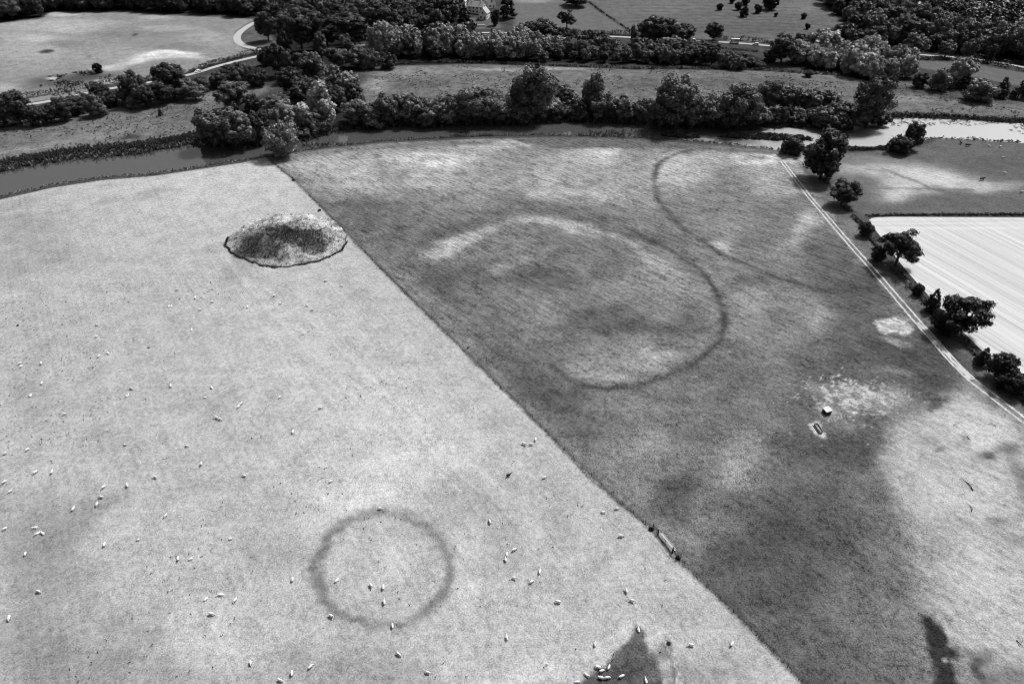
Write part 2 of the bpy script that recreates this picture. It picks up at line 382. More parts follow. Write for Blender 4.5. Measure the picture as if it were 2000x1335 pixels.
    line([(1148,4),(1180,28),(1232,62)], 2.2, .22, .7)
    for k in range(9): line([(1215 + 6*k, 10+6.2*k), (1400, 12+6.2*k), (1560+8*k, 16+6.5*k)], 2.2, .34, .55)      # shade of the ridge and furrow relief, painted as dark bands
    poly([(505,38),(575,60),(540,92),(500,92),(470,80),(480,55)], .40, 2, rough=1.2)
    poly([(905,35),(970,36),(985,55),(930,58)], .42, 2)
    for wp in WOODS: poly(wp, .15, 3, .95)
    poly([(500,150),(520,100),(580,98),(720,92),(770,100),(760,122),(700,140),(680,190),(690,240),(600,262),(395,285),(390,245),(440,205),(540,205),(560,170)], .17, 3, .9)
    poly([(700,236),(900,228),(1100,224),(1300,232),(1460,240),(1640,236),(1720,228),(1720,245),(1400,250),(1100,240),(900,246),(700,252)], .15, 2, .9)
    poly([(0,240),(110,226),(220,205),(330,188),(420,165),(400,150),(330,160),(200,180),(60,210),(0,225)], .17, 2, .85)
    # --- river margins
    line(NEAR_BANK, 5, .36, .9, 3)
    line(FAR_BANK, 10, .22, .9, 3)
    # --- left pasture
    P_L = np.vstack([FENCE_W, [(-400, -300)], [(-900, 200)], wpts([(-600,545),(-200,440),(-60,406),(0,390),(100,367),(200,352),(300,344),(400,329),(480,317),(519,306)])])
    m_left = sst(-.35, .35, sdist(X, Y, P_L))
    P_R = np.vstack([FENCE_W[::-1], wpts([(590,299),(640,292),(700,285),(760,279),(850,275),(950,271),(1050,269),(1150,270),(1250,274),(1350,281),(1420,287),(1500,296),(1560,300),(1590,312)], 2), HEDGE_W, [(400, 20)]])
    lay(T, (slice(None), slice(None)), m_left, .765); RO[:] = RO * (1 - m_left) + .55 * m_left
    m_r = sst(-.5, .5, sdist(X, Y, P_R)) * (1 - m_left)
    lay(T, (slice(None), slice(None)), m_r, .51); RO[:] = RO * (1 - m_r) + 1.0 * m_r; ST[:] = ST * (1 - m_r) + (.18 + .40 * sst(100, 210, Y)) * m_r
    v_side[0] = 'L'
    for q in [(450,350,200,30,.82,.7,-8),(180,420,200,30,.75,.7,-8),(60,440,80,40,.66,.7),(310,374,30,7,.60,.8,-8),(250,385,60,6,.68,.6,-8),(30,395,70,8,.66,.7,-15),(110,500,70,26,.67,.7),(30,520,50,30,.66,.7),(330,530,220,50,.75,.5,-12),
              (420,400,150,30,.80,.6),(560,385,70,20,.80,.6),(300,640,160,90,.745,.6),(70,640,80,70,.72,.6),(600,650,200,80,.79,.6,30),(520,570,60,20,.72,.6),(680,585,70,30,.74,.6,30),(560,720,120,60,.80,.5),
              (420,770,70,40,.72,.5),(180,800,110,60,.74,.6),(60,760,60,60,.70,.6),(760,820,140,80,.83,.7,20),(790,930,150,60,.86,.8,-15),(690,960,90,40,.86,.7,-20),(620,870,70,50,.80,.5),(880,890,80,50,.82,.6,30),
              (240,850,60,30,.70,.5),(320,950,100,40,.73,.5),(60,1000,70,50,.67,.7),(80,1080,80,50,.60,.75),(140,1020,60,30,.62,.6,-30),(200,980,50,14,.62,.6,-25),(100,1180,100,70,.64,.7),(220,1180,90,60,.72,.5),
              (330,1110,130,60,.76,.5),(40,1290,90,60,.60,.7),(180,1310,130,50,.61,.75),(250,1220,60,40,.66,.6),(320,1320,110,30,.68,.6),(420,1210,80,40,.82,.65,-30),(470,1250,60,30,.80,.5),(520,1000,70,60,.73,.6),(540,1080,60,40,.70,.6),
              (600,1300,90,40,.67,.65),(700,1290,110,50,.66,.7),(800,1300,70,40,.68,.6),(870,1250,70,40,.79,.6),(840,1060,60,90,.74,.4),(750,1100,90,70,.775,.6),(780,1090,40,30,.81,.5),(740,1165,60,20,.72,.5),
              (900,960,70,40,.69,.75,10),(960,980,50,30,.70,.5),(1060,950,70,30,.72,.5),(1080,1020,80,40,.72,.5),(960,1060,50,40,.69,.5),(1040,1020,40,14,.82,.6,30),(930,1040,26,40,.82,.5),(900,1130,40,60,.82,.6),
              (1010,1220,90,50,.79,.5),(1130,1150,50,40,.72,.55),(1220,1130,60,30,.77,.5),(1350,1180,80,40,.74,.5),(1450,1290,70,40,.68,.6),(1400,1310,60,20,.60,.5),(1040,1310,90,30,.86,.75),(960,1290,60,25,.76,.5),
              (1190,1240,60,16,.82,.7,-40),(1245,1212,26,14,.86,.8),(1270,1265,22,40,.80,.6,-30),(570,460,150,90,.78,.3),(455,520,30,40,.66,.6,40)]: blob(*q)
    poly([(1243,1222),(1225,1250),(1205,1275),(1170,1300),(1140,1318),(1128,1345),(1295,1350),(1290,1300),(1268,1270),(1258,1240)], .40, .55, rough=.9)
    poly([(1190,1310),(1230,1285),(1250,1300),(1240,1345),(1170,1345)], .35, 1.2)
    blob(1325,1320,30,14,.58,.7); blob(1310,1275,14,16,.50,.7)
    line([(1240,1185),(1270,1210),(1296,1248),(1312,1280),(1322,1315),(1327,1350)], .5, .86, .8)
    line([(1298,1255),(1309,1280),(1317,1315),(1321,1350)], .5, .42, .7); line([(1303,1246),(1318,1278),(1329,1315),(1334,1350)], .4, .48, .6)
    ring = [(748 + 131*math.cos(a), 1111 + 109*math.sin(a)) for a in np.linspace(0, 2*math.pi, 40)]
    line(ring, 1.8, .55, .82, 2, .25); line(ring, 1.1, .48, .35, 2, 1.2)
    for s_, a_ in ((0, .5), (26, .35), (60, .5), (-40, .3)):
        line([(480+s_*.6,555+s_*.1),(560+s_,640),(700+s_*1.2,780),(900+s_*1.4,960)], .55, .87, a_, 4, 1.3, False)
    line([(445,480),(450,510),(470,540),(520,590),(570,640)], 1.6, .82, .5)
    line([(435,500),(428,545),(420,600)], 1.5, .80, .4)
    line([(300,500),(380,475),(445,470)], 2.0, .80, .4); line([(60,560),(250,520),(440,480)], 2.4, .72, .3)
    # --- right paddock
    v_side[0] = 'R'
    for q in [(760,335,230,44,.64,.7),(1130,335,260,40,.64,.6),(1450,330,170,36,.64,.6),(640,318,80,22,.68,.8),(720,350,60,18,.70,.7),(830,312,90,16,.76,.8),(900,320,40,14,.80,.6),(840,350,50,16,.70,.6),(770,340,40,20,.60,.5),(690,372,40,10,.66,.6),(950,290,60,12,.68,.7),(1010,283,90,7,.72,.7),
              (1000,320,40,30,.56,.6),(940,345,40,30,.60,.5),(1085,345,40,22,.68,.7),(1080,375,50,18,.69,.7),(1150,310,60,20,.70,.8),(1180,300,40,14,.76,.7),(1150,345,60,24,.60,.6),(1235,300,30,20,.56,.6),(1220,340,40,20,.62,.6),(1200,375,60,16,.67,.7),(1260,380,40,20,.60,.6),
              (1310,320,40,24,.72,.8),(1350,345,50,20,.70,.7),(1400,310,60,14,.68,.6),(1440,320,30,18,.56,.6),(1500,310,60,12,.80,.85),(1490,340,50,14,.66,.7),(1420,365,60,20,.52,.7),(1430,345,40,16,.50,.6),(1520,370,40,16,.68,.7),(1545,350,24,12,.55,.6),
              (690,400,90,14,.44,.8,8),(760,440,90,40,.45,.7),(650,385,30,8,.58,.6),(690,450,40,40,.43,.7,40),(790,480,50,40,.46,.6),(850,400,60,20,.54,.6),(900,440,70,24,.49,.6),(980,410,50,26,.48,.7),(985,385,30,16,.50,.5),(940,400,30,14,.60,.5),(1050,400,50,12,.50,.6),
              (900,474,48,12,.72,.9,-24),(865,492,26,9,.72,.8,-10),(935,460,36,10,.66,.7,-20),(860,458,30,10,.40,.6,-20),(920,445,40,9,.43,.6,-10),
              (1075,430,50,7,.74,.9,5),(1130,447,40,7,.73,.9,16),(1180,458,36,7,.66,.8,16),(1040,428,26,6,.68,.7),(1050,470,90,18,.49,.6),(1120,490,70,20,.48,.6),(1000,480,50,24,.52,.5),
              (830,520,60,30,.47,.6,40),(920,540,70,22,.41,.8),(870,560,50,24,.40,.7,40),(980,510,40,10,.44,.5),(1000,520,40,12,.58,.7,-20),(1060,540,60,24,.41,.8),(1090,530,40,18,.41,.6),(1140,515,40,14,.54,.6),(1190,520,40,20,.45,.6),
              (1290,506,40,12,.62,.8,20),(1320,535,44,18,.64,.8,40),(1340,565,30,20,.60,.7),(1260,545,50,20,.58,.7),(1220,560,40,20,.54,.6),(1300,590,40,24,.55,.6),(1350,600,40,24,.46,.6),(1340,630,50,20,.43,.7),
              (1030,610,60,30,.52,.6),(1080,620,50,30,.57,.7),(950,600,50,30,.47,.6,40),(980,650,50,30,.45,.6,40),(1170,620,70,26,.40,.8),(1240,640,60,20,.40,.8),(1120,650,40,26,.45,.6),(1200,600,40,14,.44,.5),
              (1280,690,56,22,.66,.85,20),(1260,708,40,14,.66,.7),(1310,705,30,14,.62,.6,-20),(1260,660,40,14,.55,.5),(1170,700,60,30,.57,.7),(1130,725,50,18,.60,.7,20),(1200,735,50,10,.62,.7),(1110,680,40,24,.50,.5),
              (1010,720,60,26,.40,.7,40),(1060,760,60,26,.37,.8,30),(1120,800,60,40,.40,.8,40),(1170,830,40,30,.43,.6),(1060,700,40,20,.43,.5),(980,690,40,20,.46,.6,40),(930,650,50,14,.46,.6,45),
              (1230,800,70,24,.53,.6),(1250,860,80,30,.56,.7),(1330,770,60,24,.47,.6),(1350,720,50,24,.44,.7),(1430,740,50,30,.44,.6),(1400,800,60,30,.46,.5),(1420,850,40,40,.48,.6),(1340,850,40,16,.43,.5),(1160,900,40,24,.52,.5,40),(1220,920,40,20,.53,.5,40),
              (1430,600,50,40,.55,.6),(1490,590,50,24,.60,.7),(1460,640,40,20,.56,.5),(1600,600,50,30,.58,.7),(1620,630,30,20,.64,.6),(1530,620,40,30,.50,.5),(1500,690,60,30,.52,.5),(1440,690,40,24,.45,.6),(1570,680,60,24,.48,.5),(1540,660,40,20,.56,.5),
              (1380,420,60,30,.53,.5),(1440,440,50,24,.57,.6),(1410,478,26,9,.72,.8,15),(1450,500,50,14,.60,.6),(1520,420,50,40,.50,.6),(1480,480,40,26,.46,.6),(1550,490,40,20,.60,.7,20),(1500,500,40,16,.52,.5),(1585,430,26,24,.70,.85,-40),(1560,460,36,14,.64,.7,-40),(1620,415,20,18,.62,.6),
              (1230,460,60,18,.43,.7),(1270,460,50,18,.42,.7),(1330,470,40,20,.48,.6),(1200,430,60,16,.47,.6),(1130,415,60,12,.48,.6),(1300,440,30,16,.50,.5),(1250,420,50,20,.54,.5),(1400,540,60,24,.52,.6),(1500,545,40,14,.42,.6),(1560,530,60,14,.50,.5),
              (1620,490,60,30,.42,.85),(1680,560,70,40,.37,.85),(1640,530,50,20,.42,.7),(1700,620,50,30,.40,.8),(1660,660,50,30,.42,.7),(1720,680,60,30,.37,.8),(1650,700,60,30,.42,.7),(1800,700,90,40,.36,.85),(1780,760,70,30,.36,.8),(1860,720,50,30,.36,.8),(1620,740,50,30,.38,.7),(1700,740,60,20,.40,.6),(1560,720,40,20,.42,.5),
              (1750,668,26,7,.66,.85,18),(1770,656,16,5,.42,.7),(1790,640,20,12,.36,.85),
              (1650,770,60,18,.58,.75),(1720,775,50,20,.60,.75,10),(1600,765,30,20,.52,.6),(1640,790,40,14,.60,.6),(1740,725,30,8,.55,.5,10),(1660,745,24,8,.40,.6),(1695,815,40,16,.40,.7),(1560,800,50,40,.43,.7),(1550,870,60,40,.40,.8),(1620,880,60,40,.36,.85),(1680,870,40,30,.38,.7),(1520,920,60,30,.44,.6),
              (1440,900,32,40,.62,.8,25),(1425,930,26,24,.64,.7),(1460,860,26,24,.57,.6),(1400,950,26,16,.56,.5),(1320,950,40,30,.37,.85),(1300,985,50,26,.40,.7),(1370,990,40,30,.50,.5),(1260,880,40,20,.58,.5),(1300,900,40,20,.50,.5),
              (1480,980,80,40,.40,.8),(1560,1030,90,50,.35,.85),(1460,1060,80,40,.37,.8),(1400,1090,70,40,.38,.8),(1540,1130,100,50,.37,.8),(1650,1040,60,60,.40,.75),(1640,960,60,40,.42,.7),(1580,970,60,30,.39,.7),(1700,980,40,40,.47,.5),(1720,920,30,30,.47,.5),
              (1450,1160,80,40,.38,.75),(1560,1220,90,50,.40,.7),(1640,1150,60,50,.45,.6),(1690,1200,60,60,.47,.6),(1700,1090,60,50,.46,.6),(1640,1290,80,40,.42,.7),(1720,1300,60,40,.46,.5),(1550,1300,50,30,.37,.7),(1600,1330,60,20,.36,.7)]: blob(*q)
    poly([(1815,800),(1850,775),(1888,762),(1925,790),(1960,815),(2010,860),(2120,950),(2400,1500),(1960,1500),(1900,1330),(1870,1270),(1815,1200),(1800,1120),(1802,1060),(1770,1000),(1750,960),(1720,900),(1760,840)], .75, 4, rough=.6, streak=.25)
    poly([(1810,800),(1815,770),(1850,775),(1825,808)], .37, 1.0)
    for q in [(1800,870,50,50,.70,.6),(1870,830,60,30,.76,.7),(1930,850,60,30,.77,.6),(1790,950,40,40,.68,.6),(1860,960,60,50,.74,.6),(1850,1040,60,40,.66,.5),(1830,1100,40,50,.62,.6),(1900,1100,60,60,.75,.6),(1960,1160,60,60,.74,.6),(1870,1180,40,40,.70,.5),(1950,1240,60,40,.68,.5),(1940,1060,60,40,.70,.5),
              (1930,884,24,9,.56,.8,-8),(1978,882,24,12,.46,.8,15),(1985,940,24,40,.50,.75),(1805,860,26,9,.60,.6),(1832,878,12,5,.52,.7),(1883,858,12,8,.58,.7),(1950,1010,16,10,.56,.5),(1985,1045,20,14,.54,.5),(1930,885,9,5,.42,.8),(1940,1320,40,30,.48,.7),(1900,1270,36,14,.52,.7),(1915,1300,10,26,.34,.8),(1975,1320,40,30,.52,.6),(1860,1310,10,24,.55,.5)]: blob(*q)
    poly([(1803,1207),(1812,1204),(1832,1215),(1845,1235),(1848,1255),(1866,1264),(1876,1277),(1870,1285),(1852,1285),(1856,1310),(1862,1345),(1826,1345),(1822,1300),(1816,1270),(1806,1240)], .20, .7, rough=1.2)
    blob(1852,1287,7,6,.62,.9)
    line([(1212,438),(1245,456),(1299,483),(1344,513),(1374,534),(1392,561),(1407,594),(1412,630),(1402,670),(1372,694),(1330,718),(1285,743),(1240,754),(1195,757),(1150,754),(1105,736),(1080,715)], 1.75, .31, .85, 4, .5)
    line([(1353,291),(1314,303),(1293,315),(1281,333),(1278,360),(1287,390),(1305,414),(1335,444),(1374,471),(1410,495),(1455,516),(1500,534),(1530,546),(1575,558),(1620,567),(1665,576)], 2.0, .34, .82, 4, .4)
    line([(735,300),(748,330),(752,375),(750,395)], 3, .52, .5); line([(1412,700),(1440,724),(1500,770)], 3, .42, .4); line([(1765,672),(1782,690),(1795,706)], 1.6, .32, .6)
    line([(1560,660),(1590,690),(1610,720)], 2, .42, .4); line([(1010,395),(1120,410),(1212,438)], 5, .43, .5); line([(1467,305),(1480,307),(1490,308)], 3, .52, .9)
    line([(640,380),(690,440),(760,520),(850,600),(940,690)], .5, .62, .35)
    poly([(1706,634),(1716,625),(1738,619),(1760,620),(1776,624),(1770,632),(1784,643),(1776,652),(1762,653),(1750,647),(1738,648),(1728,652),(1714,646)], .85, 1.0)
    blob(1748,634,16,6,.66,.6); blob(1732,642,8,4,.62,.6)
    line(TRACK_PX, 3.2, .55, .55, 4, .9)
    line([(832,499),(865,486),(905,468),(955,446),(1020,428),(1075,428),(1130,440),(1190,458),(1240,478)], 4.2, .70, .62, 5, .5)
    line([(828,478),(870,458),(920,438),(980,418),(1040,412),(1110,418),(1190,436)], 5, .41, .5, 5, .5)
    # worn ground round the shelter and the feeder
    w = win(*(lambda a: (a[0]-30, a[0]+40, a[1]-14, a[1]+30))(at(1640,790)))
    if w is not None:
        k = sst(.05, .5, fbm(X[w] * 1.1, Y[w] * 1.1, 91, 4) + .8 * np.exp(-(((X[w]-at(1668,772)[0]) / 13) ** 2 + ((Y[w]-at(1668,772)[1]) / 8) ** 2)) - .45)
        lay(T, w, np.clip(k * 1.2, 0, .85), .80)
    def oval(x, y, rx, ry, v, rot=0):
        poly([(x + rx*math.cos(a)*math.cos(rot) - ry*math.sin(a)*math.sin(rot), y + rx*math.cos(a)*math.sin(rot) + ry*math.sin(a)*math.cos(rot)) for a in np.linspace(0, 2*math.pi, 24)[:-1]], v, .35)
    oval(1621, 806, 26, 15, .62, .3); oval(1598, 837, 21, 10, .80, .95)
    # strip by the river and beside the track
    v_side[0] = 'R'
    line([(560,309),(600,301),(680,293),(760,287),(860,281),(960,278)], 4.0, .50, .9); line([(620,306),(700,297),(760,291)], 1.6, .76, .45, 4, 1.2)
    poly([(1000,272),(1100,268),(1250,273),(1350,281),(1450,291),(1540,300),(1520,302),(1400,294),(1300,290),(1200,288),(1080,290),(1040,284)], .44, 2)
    poly([(1560,318),(1605,345),(1690,455),(1790,578),(1900,690),(2010,782),(2010,812),(1900,728),(1800,630),(1730,550),(1650,450),(1590,372)], .44, 1.2, rough=.9, streak=.2)
    for q in [(1625,395,18,20,.56,.6),(1660,440,20,20,.52,.6),(1710,520,20,20,.46,.6),(1850,680,50,20,.34,.7,45),(1960,770,40,14,.45,.6,40)]: blob(*q)
    v_side[0] = ''
    # --- pasture beyond the hedge
    poly([(1640,300),(1800,288),(1830,272),(2000,279),(2400,290),(2400,425),(2000,418),(1700,420),(1690,428),(1640,385),(1612,345)], .43, 1.5, rough=.6)
    for q in [(1700,312,90,8,.52,.7,4),(1680,330,50,10,.70,.8),(1790,340,100,18,.74,.9,6),(1850,352,80,12,.78,.8,10),(1760,360,60,20,.74,.8),(1740,378,50,14,.74,.8),(1920,362,60,6,.70,.8,4),(1970,360,40,5,.62,.7),(1680,375,30,20,.45,.7),(1850,390,90,14,.45,.8),(1950,320,70,14,.42,.6),(1660,345,24,14,.5,.6),(1700,405,60,10,.45,.6)]: blob(*q)
    line([(1725,331),(1780,351),(1815,368),(1840,372)], 1.6, .42, .7); line([(1690,367),(1800,368),(1900,372)], 1.6, .45, .6); line([(1690,330),(1740,336)], 2, .5, .5)
    poly([(1680,426),(1700,421),(2000,418),(2000,423),(1705,426),(1720,470),(1790,565),(1900,690),(2010,770),(1990,775),(1870,665),(1730,515)], .36, .6)
    # sandy beach and the rough shelf of the far bank
    poly([(362,283),(380,273),(398,270),(402,276),(385,281)], .88, .6)
    v_side[0] = ''
    line(FENCE, .55, .28, .7, 0, .8) if False else None
    for FF in (FENCE, FENCE2): line(FF, .34, .28, .7, 1, .6)
    # --- shape of the ground: river bed and islands
    Z = base_z(X, Y)
    w = win(-400, 400, 220, 460)
    d = sdist(sx[w], sy[w], WATER_W)
    for I in ISLANDS_W:
        d = np.minimum(d, -sdist(sx[w], sy[w], I) - .2)
    Z[w] -= 1.5 * sst(-1.6, 1.6, d)
    lay(T, w, sst(-2.2, -.6, d), .16)
    # far wood floor is dark anyway; nothing else changes height
    V = np.stack([X, Y, Z], 2).reshape(-1, 3); nr, nc = X.shape
    i = np.arange(nr * nc).reshape(nr, nc)
    Fq = np.stack([i[:-1, :-1], i[:-1, 1:], i[1:, 1:], i[1:, :-1]], 2).reshape(-1, 4)
    lin = np.where(T <= .04045, T / 12.92, ((T + .055) / 1.055) ** 2.4) * K_ALB
    me = np_mesh('ground', V, Fq, [M['ground']], True, {'tone': lin.ravel(), 'rough': RO.ravel(), 'streak': ST.ravel()})
    return tag(link(bpy.data.objects.new('ground', me)), kind='structure')
make_ground()

def sheet(name, P, z, mat):
    bm = bmesh.new(); vs_ = [bm.verts.new((p[0], p[1], z)) for p in P]; f = bm.faces.new(vs_)
    if f.normal.z < 0: f.normal_flip()
    bmesh.ops.triangulate(bm, faces=[f]); bmesh.ops.recalc_face_normals(bm, faces=bm.faces)
    me = bpy.data.meshes.new(name); bm.to_mesh(me); bm.free()
    if sum(p.normal.z for p in me.polygons) < 0: me.flip_normals()
    me.materials.append(mat); return tag(link(bpy.data.objects.new(name, me)), kind='structure')
rw = wpts([(-160,470),(2160,330)]); 
sheet('river', [(-420, 220), (460, 220), (460, 440), (-420, 440)], -.62, M['water'])
# stubble field, lying a few millimetres on the ground
ST_P = wpts([(1697,429),(1712,424.5),(1760,423.5),(1850,424),(2000,424.5),(2300,427),(2500,800),(2300,985),(2100,845),(2010,765),(1950,714),(1885,652),(1840,606),(1800,562),(1765,522),(1735,482),(1712,452)], 3)
sheet('stubble_field', ST_P, .02, M['stubble'])

def ribbon(name, pts, width, mat, lift, n=6, jitter=.12, kind='structure'):
    P = wpts(pts, n); d = np.gradient(P, axis=0); d /= np.linalg.norm(d, axis=1)[:, None] + 1e-9; nrm = np.stack([-d[:, 1], d[:, 0]], 1)
    wl = width / 2 * (1 + jitter * (rng.random(len(P)) * 2 - 1)); wr = width / 2 * (1 + jitter * (rng.random(len(P)) * 2 - 1))
    L, Rr = P + nrm * wl[:, None], P - nrm * wr[:, None]
    V = np.concatenate([np.stack([a[:, 0], a[:, 1], base_z(a[:, 0], a[:, 1]) + lift], 1) for a in (L, P, Rr)])
    m = len(P); i = np.arange(m - 1)
    Fq = np.concatenate([np.stack([i, i + m, i + m + 1, i + 1], 1), np.stack([i + m, i + 2*m, i + 2*m + 1, i + m + 1], 1)])
    me = np_mesh(name, V, Fq, [mat]); me.update()
    if sum(p.normal.z for p in me.polygons) < 0: me.flip_normals()
    return tag(link(bpy.data.objects.new(name, me)), kind=kind)
TRACK = [(1527,314),(1552,347),(1579,382),(1605,412),(1632,444),(1665,482),(1699,520),(1732,558),(1764,595),(1793,629),(1828,668),(1862,706),(1898,741),(1948,780),(2000,820),(2080,880),(2200,980)]
def offs(pts, dx): return [(x + dx * (0.35 + 0.65 * (y - 300) / 500), y) for x, y in pts]
ribbon('track', offs(TRACK, -8), .62, M['track'], .012, 24, .55)
ribbon('track', offs(TRACK, 8), .62, M['track'], .012, 24, .55)
ribbon('track', offs(TRACK[9:13], 0), 1.0, M['track'], .008, 10, .5)
ribbon('road', [(560,34),(525,40),(500,44),(478,56),(464,70),(466,82),(482,91),(510,97),(545,98),(590,97),(660,92)], 5.2, M['road'], .12, 8, .03)
ribbon('road', [(575,98),(520,107),(470,118),(420,131),(370,146),(300,160),(200,176),(140,189),(90,199),(20,212),(-120,245)], 4.2, M['road'], .12, 8, .03)
ribbon('road', [(660,92),(760,84),(900,66),(1010,65),(1100,68),(1180,71),(1260,75),(1330,79),(1400,82),(1460,86),(1540,93),(1640,98),(1740,103),(1820,109),(1900,115),(1960,124),(2010,134),(2100,150)], 3.2, M['road'], .12, 8, .03)

# ---------------------------------------------------------------- tufts and hedges
def leaf_quads(C, Nn, S, rg, aspect=1.0):
    """one leaf-clump face at each centre, turned to its normal"""
    n = len(C); r = rg.normal(size=(n, 3)); a = np.cross(Nn, r); a /= np.linalg.norm(a, axis=1)[:, None] + 1e-9
    b = np.cross(Nn, a); b /= np.linalg.norm(b, axis=1)[:, None] + 1e-9
    S = np.broadcast_to(np.asarray(S, float).reshape(-1, 1), (n, 1))
    k = .25 * S * Nn
    V = np.stack([C + a*S, C + b*S*aspect + k, C - a*S, C - b*S*aspect + k], 1).reshape(-1, 3)
    return V, np.arange(4 * n).reshape(n, 4)
def tufts(name, P, h, width, mat, per=6, seed=1, tone=.10, stuff=True, spread=.9):
    rg = np.random.default_rng(seed); n = len(P)
    base = np.repeat(P, per, 0); az = rg.random(n * per) * 2 * math.pi
    hh = np.repeat(np.broadcast_to(h, n), per) * (.6 + .6 * rg.random(n * per)); ww = width * (.6 + .8 * rg.random(n * per))
    off = np.stack([np.cos(az), np.sin(az)], 1) * (rg.random(n * per) * width * 1.6)[:, None]
    t = np.stack([-np.sin(az), np.cos(az)], 1)
    V = np.zeros((n * per, 4, 3)); b = base[:, :2] + off
    V[:, 0, :2] = b - t * ww[:, None] * .5; V[:, 1, :2] = b + t * ww[:, None] * .5
    lean = np.stack([np.cos(az), np.sin(az)], 1) * (hh * spread * rg.random(n * per))[:, None]
    V[:, 2, :2] = b + lean + t * ww[:, None] * .3; V[:, 3, :2] = b + lean - t * ww[:, None] * .3
    V[:, :2, 2] = base[:, 2:3] - .03; V[:, 2:, 2] = (base[:, 2] + hh)[:, None]
    lv = np.repeat(tone * (.6 + .8 * rg.random(n)), per * 4)
    me = np_mesh(name, V.reshape(-1, 3), np.arange(n * per * 4).reshape(-1, 4), [mat], False, {'leaf': lv})
    o = link(bpy.data.objects.new(name, me)); o.color = (1, 1, 1, 1)
    if stuff: tag(o, kind='stuff')
    return o
def along(P, step, spread, rg):
    out = []
    for a, b in zip(P[:-1], P[1:]):
        L = np.linalg.norm(b - a); k = max(1, int(L / step)); t = rg.random(k)
        nn = np.array([-(b - a)[1], (b - a)[0]]) / (L + 1e-9)
        out.append(a + (b - a) * t[:, None] + nn * (rg.normal(size=k) * spread)[:, None])
    return np.vstack(out)
def on_ground(P2, dz=0.0): return np.column_stack([P2, base_z(P2[:, 0], P2[:, 1]) + dz])
HEDGES = []
def hedge(pts, width, height, label, tone=.055, dens=26, n=3, leaf=.28, seed=3, gaps=.0):
    rg = np.random.default_rng(seed); P = wpts(pts, n)
    c = along(P, .55 / max(width, 1) * 1.0, width * .30, rg); c = c[np.abs(fbm(c[:, 0] / 9, c[:, 1] / 9, seed + 50, 2)) > gaps * .3] if gaps else c
    hv = height * (.55 + .9 * np.clip(.5 + fbm(c[:, 0] / 6, c[:, 1] / 6, seed, 3), 0, 1))
    k = 6; C = np.repeat(c, k, 0); H = np.repeat(hv, k)
    zz = rg.random(len(C)) ** .7 * H; nn = rg.normal(size=(len(C), 3)); nn[:, 2] = np.abs(nn[:, 2]) + .5; nn /= np.linalg.norm(nn, axis=1)[:, None]
    X3 = np.column_stack([C + rg.normal(size=(len(C), 2)) * .3, base_z(C[:, 0], C[:, 1]) + zz])
    V, Fq = leaf_quads(X3, nn, leaf * (.7 + .7 * rg.random(len(C))), rg)
    lv = np.repeat(tone * (.55 + .9 * np.clip(.5 + fbm(C[:, 0] / 2.5, C[:, 1] / 2.5, seed + 9, 2), 0, 1)), 4)
    me = np_mesh('hedge', V, Fq, [M['leaf']], False, {'leaf': lv})
    o = link(bpy.data.objects.new('hedge', me)); o.color = (1, 1, 1, 1); tag(o, label, 'hedge', 'hedges between fields and lanes'); return o

rgT = np.random.default_rng(5)
# reeds and rough herbage of the banks
nb, fb = wpts(NEAR_BANK, 4), wpts(FAR_BANK, 4)
p = along(nb, .32, 1.1, rgT); tufts('bank_grass', on_ground(p, -.3), .45, .4, M['leaf'], 5, 2, .16)
p = along(fb, .22, 2.2, rgT); p[:, 1] += 2.5; tufts('reeds', on_ground(p, -.3), 1.0, .6, M['leaf'], 5, 3, .10)
p = along(wpts([(-120,346),(0,320),(150,295),(250,287),(330,274),(392,264)], 4), .06, 2.4, rgT); tufts('reeds', on_ground(p), 1.0, .32, M['leaf'], 9, 4, .085, True, .5)
for k, I in enumerate(ISLANDS_W):
    lo, hi = I.min(0), I.max(0); q = lo + (hi - lo) * rgT.random((int((hi - lo).prod() * 1.6) + 20, 2)); q = q[inside(q[:, 0], q[:, 1], I)]
    tufts('reeds', on_ground(q, -.3), .7 if k != 2 else 1.8, .6, M['leaf'], 6, 10 + k, .08)
q = wpts([(x, y) for x, y in zip(rgT.uniform(1740, 2060, 420), rgT.uniform(234, 276, 420))]); q = q[sdist(q[:, 0], q[:, 1], WATER_W) > 3]
q = q[fbm(q[:, 0] / 16, q[:, 1] / 16, 61, 2) > .04]; tufts('lily_pads', np.column_stack([q, np.full(len(q), -.58)]), .14, 1.1, M['leaf'], 6, 21, .07, True, 3.0)
for lo, hi, k in (((1130, 248), (1330, 268), 120), ((780, 262), (1010, 270), 160), ((590, 278), (800, 290), 90)):
    q = wpts(np.column_stack([rgT.uniform(lo[0], hi[0], k * 3), rgT.uniform(lo[1], hi[1], k * 3)])); q = q[sdist(q[:, 0], q[:, 1], WATER_W) > 0]; q = q[fbm(q[:, 0] / 11, q[:, 1] / 5, 63, 2) > .08]
    tufts('reeds', np.column_stack([q, np.full(len(q), -.65)]), .9, .35, M['leaf'], 6, 31 + k, .14)
